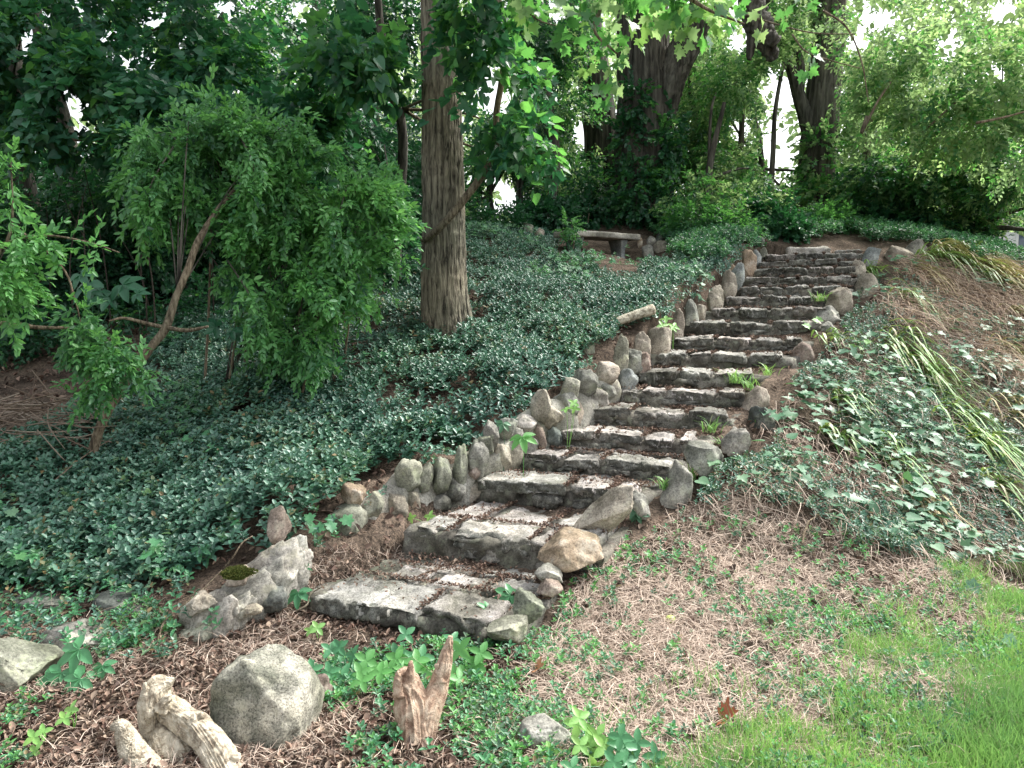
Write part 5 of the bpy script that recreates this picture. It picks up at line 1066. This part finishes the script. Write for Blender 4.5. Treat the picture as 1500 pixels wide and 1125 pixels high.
straws('lawn_thatch', 'dry straw between the lawn blades', 60000, LAWN, (1.9, 5.2), (.04, .1), 685, dens=lambda p, X, Y: .35)
# ---- small round weeds over the dry slope and lower left
rng, p, X, Yp = scat(85000, (-4, 8), (1.9, 5.4), 691, 1.1)
a_ = inpoly(X, Yp, DRY+[]) ; nz_ = n2(p[:, 0], p[:, 1], 2.6, 72, 3)
tr_ = sstep(1100, 1350, X)*sstep(820, 900, Yp) + sstep(960, 1100, Yp)*sstep(780, 1000, X)
k = (a_ & (rng.random(len(X)) < (.13+.5*sstep(0, .7, nz_)+.9*sstep(1020, 1100, X)*sstep(860, 770, Yp)*sstep(-.5, .5, nz_))*(.30+.6*np.clip(tr_, 0, 1)))) | (inpoly(X, Yp, MUL) & (rng.random(len(X)) < .42*sstep(.2, .75, nz_+.35*sstep(380, 620, X)*sstep(940, 1000, Yp)))) | (inpoly(X, Yp, [(680,1200),(700,940),(840,860),(900,1000),(860,1200)]) & (rng.random(len(X)) < .12))
p = p[k]; N = len(p); print('weeds', N); gn = gnorm(p); up_ = nrm(gn+rnd_dirs(rng, N)*.3+np.array([0, -.1, .3])); d_ = np.cross(up_, rnd_dirs(rng, N))
mb = MB(); w_ = rng.integers(0, 6, N); mi_ = rng.integers(0, 3, N); s_ = rng.uniform(.35, .95, N); pos = p+gn*(.01+.035*rng.random(N))[:, None]
for q in range(6):
    for m_ in range(3): j = (w_ == q) & (mi_ == m_); mb.inst(T_vin[q], pos[j], basis(d_, up_)[j], s_[j], m_)
tag(mb.build('small_weeds', [ML['creeper'], ML['vinca_pale'], ML['privet_bright']]), 'tiny low weeds dotted over the soil and dry grass', 'weeds', kind='stuff')

# ------------------------------------------------------------------ counted plants
def creeper(px, py, label, size=1., mat='creeper', n=1, Y=None, kind='palm', up=.10, seed=0):
    rng = np.random.default_rng(seed+int(px)); Y = Y or hit(px, py+10); c = P(px, py, Y-.08)
    base = c.copy(); base[2] = max(H(c[0], c[1])[0], c[2]-.4)-.01
    o_ = empty('creeper_plant' if kind == 'palm' else 'seedling', base, label, 'plant', 'small leafy plants among the stones')
    for i in range(n):
        cc = c+(rng.normal(size=3)*np.array([.07, .05, .035])*size*(1 if n < 8 else 1.35) if i else 0)
        V, F = palm_t() if kind == 'palm' else (join_t([(lambda vf, a: (vf[0]@(rotz(a)@rotx(R_(10))).T, vf[1]))(mapleVF(.045, .15, -.25) if kind == 'maple' else leafVF(.06, .035, .15, -.2), k*math.pi*2/(3 if kind == 'maple' else 4)) for k in range(3 if kind == 'maple' else 4)]))
        V = np.array(V)*size*rng.uniform(.8, 1.15); up_ = nrm(np.array([rng.normal()*.25, -.75+rng.normal()*.2, .8])); d_ = np.cross(up_, rnd_dirs(rng, 1)[0])+np.array([0, -.6, -.5]); B = basis(d_[None], up_[None])[0]
        one('leaf', (V@B.T+cc, F), ML[mat], o_, False)
        one('stalk', tube([base, (base+cc)/2+np.array([.01, .01, .02]), cc], [.0025, .002, .0015], 5, sub=4), ML[mat], o_)
CR = [(437,868,'dark green five-fingered creeper leaf in front of the rubble block',1.25,'creeper',1,'palm'),(90,985,'five-fingered creeper leaf right of the boulder at the left edge',1.2,'creeper',3,'palm'),
 (150,975,'creeper leaves below the flat grey ledge stone',1.0,'creeper',3,'palm'),(318,648,'pale five-fingered creeper leaf in the periwinkle below the big shrub',1.5,'creeper',2,'palm'),(395,615,'creeper leaf among twigs below the big shrub',1.3,'creeper',2,'palm'),
 (765,640,'big drooping pale five-fingered leaf over the wall cobbles',1.35,'privet_bright',1,'palm'),(737,620,'bluish five-fingered leaf on top of the wall',1.1,'ivy',1,'palm'),(742,868,'creeper leaf at the right end of the lowest tread',1.0,'creeper',2,'palm'),
 (690,905,'creeper clump hiding the right corner of the bottom step',1.0,'creeper',4,'palm'),(300,810,'creeper leaf on the periwinkle left of the rubble block',1.1,'creeper',2,'palm'),(60,790,'large pale creeper leaf in the periwinkle at far left',1.4,'creeper',2,'palm'),
 (505,985,'green leafy clump right of the speckled boulder',.95,'creeper',18,'oval'),(560,985,'bright leafy clump left of the broken forked stump',.95,'privet_bright',16,'oval'),(610,965,'leafy clump behind the broken forked stump',.9,'creeper',10,'oval'),(680,990,'leafy clump right of the broken forked stump',1.0,'privet_bright',12,'oval'),
 (930,745,'creeper leaf on the large leaning tan slab',.9,'ivy',2,'palm'),(465,920,'tiny bright seedling on the soil before the bottom step',.7,'lime',2,'oval'),(485,760,'maple seedling growing beside the lower wall end',1.1,'creeper',4,'maple'),(460,775,'maple seedling leaves left of the lower wall end',1.0,'creeper',3,'maple'),
 (630,757,'small bright seedling at the foot of the wall',.8,'lime',2,'oval'),(885,1095,'bright low weed clump beside the whitish lumpy boulder',.8,'lime',12,'oval'),(920,1110,'low green weed clump at the bottom edge',.8,'creeper',14,'oval'),(55,975,'small bright weed at lower far left',.7,'lime',2,'oval'),(50,1080,'lime-green seedling on the litter at lower left',.7,'lime',3,'oval'),(105,1040,'bright seedling between boulder and driftwood',.7,'lime',2,'oval'),(830,600,'green weed sprouting from the wall cobbles',.8,'lime',3,'oval'),
 (985,480,'bright weed growing over the log beside the oval boulder',1.2,'lime',4,'oval'),(1205,395,'small weed on the upper treads',.9,'lime',3,'oval'),(340,485,'creeper leaves in the shade inside the big shrub',1.3,'teal',3,'palm'),(130,415,'big dark five-fingered leaves in the shade at left',1.8,'teal',4,'palm'),(200,430,'dark five-fingered leaves beside the crooked stem',1.4,'teal',2,'palm'),
 (1160,700,'broad pale green leaf at the foot of the ivy bank',1.3,'ivy',3,'maple'),(1425,860,'broad pale leaf cluster at the edge of the lawn',1.5,'ivy',3,'maple'),(1480,940,'broad pale leaf on the lawn near the right edge',1.3,'ivy',1,'maple'),(1195,470,'yellow-green leafy weed on the right end of the upper steps',1.2,'lime',4,'maple'),(1260,510,'yellow-green maple-like leaves on the upper right bank',1.1,'lime',3,'maple')]
for i, (a_, b_, lb, s_, mt, n, kd) in enumerate(CR):
    Y = {318: 5.4, 395: 5.7, 340: 5.7, 130: 5.3, 200: 5.35, 765: 5.3, 737: 5.45, 830: 5.75, 985: 7.5}.get(a_)
    creeper(a_, b_, lb, s_, mt, n, Y, kd, seed=i)
def tuft(name, px, py, label, n, ln, mat, width=.006, Y=None, flow=None, spread=.5, seed=0, cat='grass', group='grass tufts on the steps'):
    rng = np.random.default_rng(seed+900); Y, c = hit2(px, py); z = c[2]; c[2] -= .01
    mb = MB(); seg = 7
    for i in range(n):
        a = rng.uniform(0, 2*math.pi); L = rng.uniform(*ln); d = np.array([math.cos(a), math.sin(a), 0])*spread
        if flow is not None: d = d*.7+np.array(flow)*rng.uniform(.7, 1.1)
        b0 = c+np.array([rng.normal()*.04*L/.3, rng.normal()*.04*L/.3, 0]); V = []; w0 = width*rng.uniform(.7, 1.2); sd = nrm(np.cross(d, [0, 0, 1.])+1e-6)
        arch = rng.uniform(.55, .9)
        for k in range(seg+1):
            t_ = k/seg; h = L*(arch*t_-arch*1.05*t_*t_*(.92 if flow is not None else .45)); q = b0+d*L*t_*(.45+.55*t_)+np.array([0, 0, h])
            if flow is not None: hq = H(q[0], q[1], False)[0]; q[2] = max(q[2]+(hq-z)*.98, hq+.02)+.05*math.sin(math.pi*t_)
            wd = w0*(1-t_**2.2)*min(1, .5+t_*2); V += [q-sd*wd, q+sd*wd+np.array([0, 0, wd*.5])]
        mb.raw(V, [(2*k, 2*k+1, 2*k+3, 2*k+2) for k in range(seg)])
    return tag(mb.build(name, ML[mat]), label, cat, group)
for i, (a_, b_, lb, n, ln) in enumerate([(1040,632,'grass tuft on the fifth step right of its middle',26,(.12,.26)),(1078,560,'grass tuft at the right end of the seventh step',24,(.12,.28)),(1100,570,'tall grass tuft behind the tan humped stone',26,(.14,.3)),(1012,700,'grass tuft between the two lower right grey stones',22,(.12,.24)),(975,715,'grass tuft left of the upright dark grey stone',20,(.10,.2)),
    (1110,625,'grass blades in front of the dark angular block',10,(.12,.26)),(1200,440,'grass tuft on the upper steps beside the squarish tan boulder',22,(.12,.26)),(1125,548,'grass tuft beside the reddish rounded stone',18,(.10,.24)),(1060,655,'grass tuft over the low sloping grey stone',16,(.10,.2)),(1400,380,'grass tuft on the crest at right',24,(.15,.3))]):
    tuft('grass_tuft', a_, b_, lb, int(n*1.6), (ln[0]*1.1, ln[1]*1.15), 'lime' if i % 3 else 'grass', .0042, spread=.45, seed=i)
LY = [(1385,378,'straw-coloured drooping grass mass at the crest beside the mossy rocks',60,(.5,.95)),(1440,398,'straw-coloured drooping grass further right along the crest',60,(.5,.95)),(1350,405,'straw-coloured grass below the crest rocks',34,(.35,.7)),(1490,470,'straw-coloured grass patch at the right edge of the upper bank',40,(.4,.8)),(1405,372,'daylily leaves arching over the crest skyline',34,(.5,.9)),(1460,415,'dry daylily clump near the crest at the right edge',46,(.5,.95)),(1330,440,'small daylily clump on the brown upper bank',26,(.35,.7)),(1370,385,'topmost daylily clump at the crest spilling right and down',60,(.5,.95)),(1420,400,'daylily clump second from the crest at upper right',50,(.5,.9)),(1270,405,'daylily leaves beside the egg-shaped stone',18,(.3,.5)),(1310,510,'long daylily streak on the middle of the right bank',44,(.5,.95)),(1350,545,'daylily streak right of the middle bank streak',36,(.4,.85)),
      (1230,590,'daylily leaves low behind the dark angular block',22,(.3,.6)),(1420,650,'daylily streak hanging toward the right edge',40,(.4,.9)),(1390,610,'daylily leaves crossing the ivy at right',26,(.4,.8)),(1210,640,'daylily leaves over the lower ivy patch',16,(.3,.6)),(1290,660,'daylily leaves at the centre of the lower bank',20,(.3,.7)),(1450,720,'lowest daylily clump near the right edge',34,(.35,.8)),(1470,520,'dry daylily clump near the right edge',26,(.4,.8)),(1330,730,'yellowing daylily leaves above the dry slope',22,(.3,.6)),(1215,495,'short daylily leaves right of the rough grey stone',14,(.25,.45)),(1480,610,'daylily leaves half dried at the right edge',30,(.4,.8))]
for i, (a_, b_, lb, n, ln) in enumerate(LY):
    tuft('daylily_clump', a_, b_, lb, int(n*1.7), ln, 'lily_dry' if 'dry' in lb or 'dried' in lb or 'yellowing' in lb or 'straw' in lb else 'lily', .013, flow=(.42, -.66, 0), seed=50+i, cat='plant', group='daylily clumps on the right bank')

# ------------------------------------------------------------------ driftwood and stumps
d1 = empty('driftwood_root', P(265, 1120, 2.6), 'pale weathered driftwood root arching up to a forked tip at bottom left', 'driftwood')
one('arch', tube(PP([(224,1090,2.62),(219,1060,2.62),(220,1030,2.64),(232,1008,2.66),(240,1032,2.66),(262,1050,2.62),(290,1068,2.56),(312,1095,2.48),(335,1135,2.4),(350,1170,2.35)]), [.030,.032,.034,.040,.042,.046,.050,.052,.050,.045], 150, .0055, 5, 401, sub=30, stretch=.05, rough=.010, rfq=.5), M_pale, d1)
one('tip', tube(PP([(228,1030,2.64),(232,1010,2.65),(246,1000,2.66),(258,994,2.66)]), [.042,.036,.024,.006], 110, .005, 5, 402, sub=22, stretch=.05, rough=.007, rfq=.5), M_pale, d1)
one('inner_wood', tube(PP([(232,1060,2.68),(250,1085,2.62),(262,1115,2.55),(270,1150,2.5)]), [.05,.07,.08,.08], 140, .007, 5, 405, sub=20, stretch=.05, rough=.012, rfq=.5), M_pale, d1)
d2 = empty('driftwood_root', P(190, 1125, 2.5), 'smaller pale driftwood horn pointing left beside the forked driftwood root', 'driftwood')
one('horn', tube(PP([(163,1066,2.5),(176,1064,2.5),(186,1082,2.5),(198,1105,2.48),(215,1130,2.45),(240,1160,2.4)]), [.006,.020,.030,.040,.052,.06], 110, .005, 5, 403, sub=26, stretch=.05, rough=.006, rfq=.1), M_pale, d2)
d3 = empty('broken_stump', P(605, 1100, 2.55), 'crumbling reddish forked stump with a tall right prong', 'stump')
one('stump_body', tube(PP([(602,1150,2.5),(604,1110,2.58),(608,1070,2.62),(604,1030,2.66),(596,1000,2.68),(590,982,2.68)]), [.085,.075,.068,.062,.045,.015], 170, .008, 5, 411, sub=40, stretch=.07, rough=.014, rfq=.5), M_rot, d3)
one('prong', tube(PP([(616,1085,2.60),(626,1045,2.64),(640,1012,2.68),(648,985,2.70),(654,958,2.72),(660,932,2.73)]), [.055,.046,.036,.031,.025,.005], 130, .005, 5, 412, sub=32, stretch=.06, rough=.009, rfq=.5), M_rot, d3)
for k, (a_, b_, c_) in enumerate([((596,1015,2.65),(600,990,2.66),(603,968,2.67)),((586,1020,2.64),(584,995,2.65),(583,984,2.65)),((645,1000,2.68),(643,985,2.69),(641,972,2.69)),((575,1110,2.56),(582,1075,2.6),(588,1045,2.62)),((625,1125,2.52),(622,1090,2.56),(620,1060,2.58))]):
    one('splinter', tube(PP([a_, b_, c_]), [.026,.016,.003], 24, .005, 2, 413+k, rough=.006, stretch=.1), M_rot, d3)
for k, (a_, b_, c_) in enumerate([((222,1050,2.6),(214,1020,2.62),(212,1000,2.63)),((236,1040,2.6),(244,1025,2.6),(252,1018,2.6)),((282,1062,2.54),(290,1050,2.55),(300,1048,2.55)),((220,1100,2.58),(232,1125,2.5),(250,1150,2.45)),((330,1120,2.42),(345,1110,2.42),(352,1112,2.42))]):
    one('splinter', tube(PP([a_, b_, c_]), [.024,.016,.003], 24, .005, 2, 433+k, rough=.006, stretch=.1), M_pale, d1)
# log lying on top of the left edge
tag(one('log', tube(PP([(897,474,7.35),(915,467,7.4),(935,460,7.45),(957,453,7.5)]), [.03,.042,.045,.05], 30, .006, 4, 421, rough=.006), M_pale), 'short pale rotten log lying in the periwinkle above the oval boulder', 'log')
tag(one('log', tube(PP([(1095,352,10.6),(1108,354,10.55),(1118,355,10.5)]), [.06,.065,.065], 26, .004, 4, 422), RK['dark']), 'dark round log end at the top left of the steps', 'log')
for pth, r0, lb in [([(330,830,3.9),(342,815,3.9),(355,795,3.95),(370,785,4.0)], .006, 'pale bent stick standing behind the rubble block'),([(230,940,3.5),(245,905,3.6),(290,870,3.75),(325,835,3.9)], .006, 'long thin stick lying against the rubble block'),
    ([(0,906,3.6),(40,908,3.6),(75,912,3.6)], .007, 'straight pale stick on the left among the leaves'),([(0,1000,3.0),(20,1012,3.0),(36,1020,2.98)], .006, 'pale stick in front of the boulder at the left edge'),
    ([(435,895,3.65),(450,885,3.7),(455,870,3.75),(475,858,3.8)], .006, 'curved pale stick at the left end of the bottom step'),([(1175,800,4.4),(1180,775,4.5),(1200,755,4.6),(1305,720,5.0)], .008, 'long forked pale stick lying at the foot of the ivy bank'),
    ([(1090,785,4.5),(1140,783,4.5),(1190,781,4.5)], .006, 'straight thin stick on the dry grass'),([(940,965,3.3),(985,975,3.25),(1020,985,3.2)], .007, 'dark stick on the dry slope'),([(60,1090,2.6),(80,1100,2.6),(92,1108,2.6)], .007, 'short grey stick on the litter at lower left')]:
    pts_ = []
    for (a_, b_, y_) in pth: q = P(a_, b_, y_); q = np.array([q[0], q[1], max(q[2], H(q[0], q[1])[0]+.012)]); pts_.append(q)
    tag(one('stick', tube(pts_, np.linspace(r0, r0*.5, len(pts_)), 7, 0, 3, 1, sub=5), M_twig), lb, 'stick')
# brush pile of brown dead branches far left
rng = np.random.default_rng(5); mb = MB()
for i in range(230):
    c = P(rng.uniform(-60, 130), rng.uniform(585, 690), rng.uniform(5.0, 6.0)); c[2] = max(c[2], H(c[0], c[1])[0]+.03); d = nrm(np.array([rng.normal(), rng.normal()*.5, rng.normal()*.18])); L = rng.uniform(.15, .55)
    V, F = tube([c-d*L/2, c+rng.normal(size=3)*.03, c+d*L/2], [.004, .005, .002], 5, sub=4, cap=False); mb.raw(V, F)
tag(mb.build('brush_pile', ML['twig']), 'tangle of dead brown branches under the shrubs at the left edge', 'brush pile', kind='stuff')
# thin bare stems standing in the dark understorey
mb = MB()
for i in range(55):
    px = rng.uniform(0, 640); Y = rng.uniform(7.5, 9.5); x = (px-750)/FPX*Y; z0 = H(x, Y)[0]; h = rng.uniform(.7, 1.8)
    V, F = tube([(x, Y, z0-.05), (x+rng.normal()*.08, Y, z0+h*.5), (x+rng.normal()*.2, Y+rng.normal()*.1, z0+h)], [.009, .007, .003], 5, sub=4, cap=False); mb.raw(V, F)
tag(mb.build('bare_stems', mat_plain('dark_twig', [(.05,.042,.034),(.09,.075,.06),(.03,.026,.02)])), 'thin bare stems crowding the dark understorey', 'stems', kind='stuff')
# dark undergrowth foliage at left back
ug = empty('undergrowth', P(200, 520, 8), 'shadowy leafy undergrowth beneath the trees at left', 'undergrowth')
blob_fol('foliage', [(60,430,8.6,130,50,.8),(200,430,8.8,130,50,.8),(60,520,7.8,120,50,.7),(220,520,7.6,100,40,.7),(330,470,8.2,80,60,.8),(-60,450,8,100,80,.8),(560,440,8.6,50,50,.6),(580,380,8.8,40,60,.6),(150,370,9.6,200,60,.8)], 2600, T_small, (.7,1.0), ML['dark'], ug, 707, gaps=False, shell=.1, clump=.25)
# green walnut husk, notable fallen leaves
V, F = rock_vf((.055, .055, .05), 9, 0, .04, .01, 3); c = P(982, 911, hit(982, 916)); tag(one('walnut', (V+c+np.array([0, 0, .01]), F), mat_plain('walnut_husk', [(.35,.42,.12)], .5, .4)), 'round yellow-green walnut husk on the dry grass', 'walnut')
for i, (a_, b_, s_, col, lb) in enumerate([(272,765,.09,(.55,.42,.32),'pale dry leaf resting on top of the periwinkle'),(1055,1052,.10,(.38,.13,.07),'curled red-brown leaf on the dry slope'),(625,775,.06,(.6,.5,.42),'pale leaf on the second step'),(428,1072,.08,(.42,.26,.17),'brown leaf leaning on the speckled boulder'),(380,972,.07,(.5,.32,.22),'tan leaf behind the speckled boulder'),(785,980,.07,(.5,.25,.13),'orange-brown leaf right of the leafy clump'),(1118,402,.03,(.7,.4,.05),'tiny yellow leaf at the upper left stair edge')]):
    V, F = mapleVF(s_, .5, .5); q = hit(a_, b_+6); c = P(a_, b_, q-.04); B = basis(np.array([[.5, -.4, .3*(1 if i % 2 else -.3)]]), np.array([[.1, -.6, 1.]]))[0]
    tag(one('fallen_leaf', (V@B.T+c, F), mat_plain('dead_leaf', [col]), None, False), lb, 'leaf', 'single fallen leaves')
# ------------------------------------------------------------------ house beyond the crest
hs_ = empty('house', P(1560, 385, 34), 'white clapboard house glimpsed beyond the crest at the right edge', 'house')
def boxm(name, lo, hi, mat, parent):
    V = [(x, y, z) for z in (lo[2], hi[2]) for y in (lo[1], hi[1]) for x in (lo[0], hi[0])]
    return one(name, (np.array(V, float), [(0,2,3,1),(4,5,7,6),(0,1,5,4),(2,6,7,3),(0,4,6,2),(1,3,7,5)]), mat, parent, False)
M_white = mat_plain('white_clapboard', [(.75,.76,.78)], .6); M_glass = mat_plain('window_glass', [(.10,.13,.17)], .1, .8)
hx = P(1474, 380, 34)[0]; boxm('wall', (hx, 34, 0), (hx+11, 42, 5.6), M_white, hs_)
V = np.array([(hx-.4, 33.6, 5.5), (hx+11.4, 33.6, 5.5), (hx+11.4, 42.4, 5.5), (hx-.4, 42.4, 5.5), (hx-.4, 38, 8.2), (hx+11.4, 38, 8.2)]); one('roof', (V, [(0,1,5,4),(2,3,4,5),(0,4,3),(1,2,5),(0,3,2,1)]), RK['dark'], hs_, False)
for i in range(3):
    x0 = hx+.45+i*3; f_ = boxm('window', (x0-.1, 33.93, 3.2), (x0+1.2, 34.01, 5.0), M_white, hs_); boxm('pane', (x0, 33.90, 3.3), (x0+1.1, 33.925, 4.9), M_glass, f_)
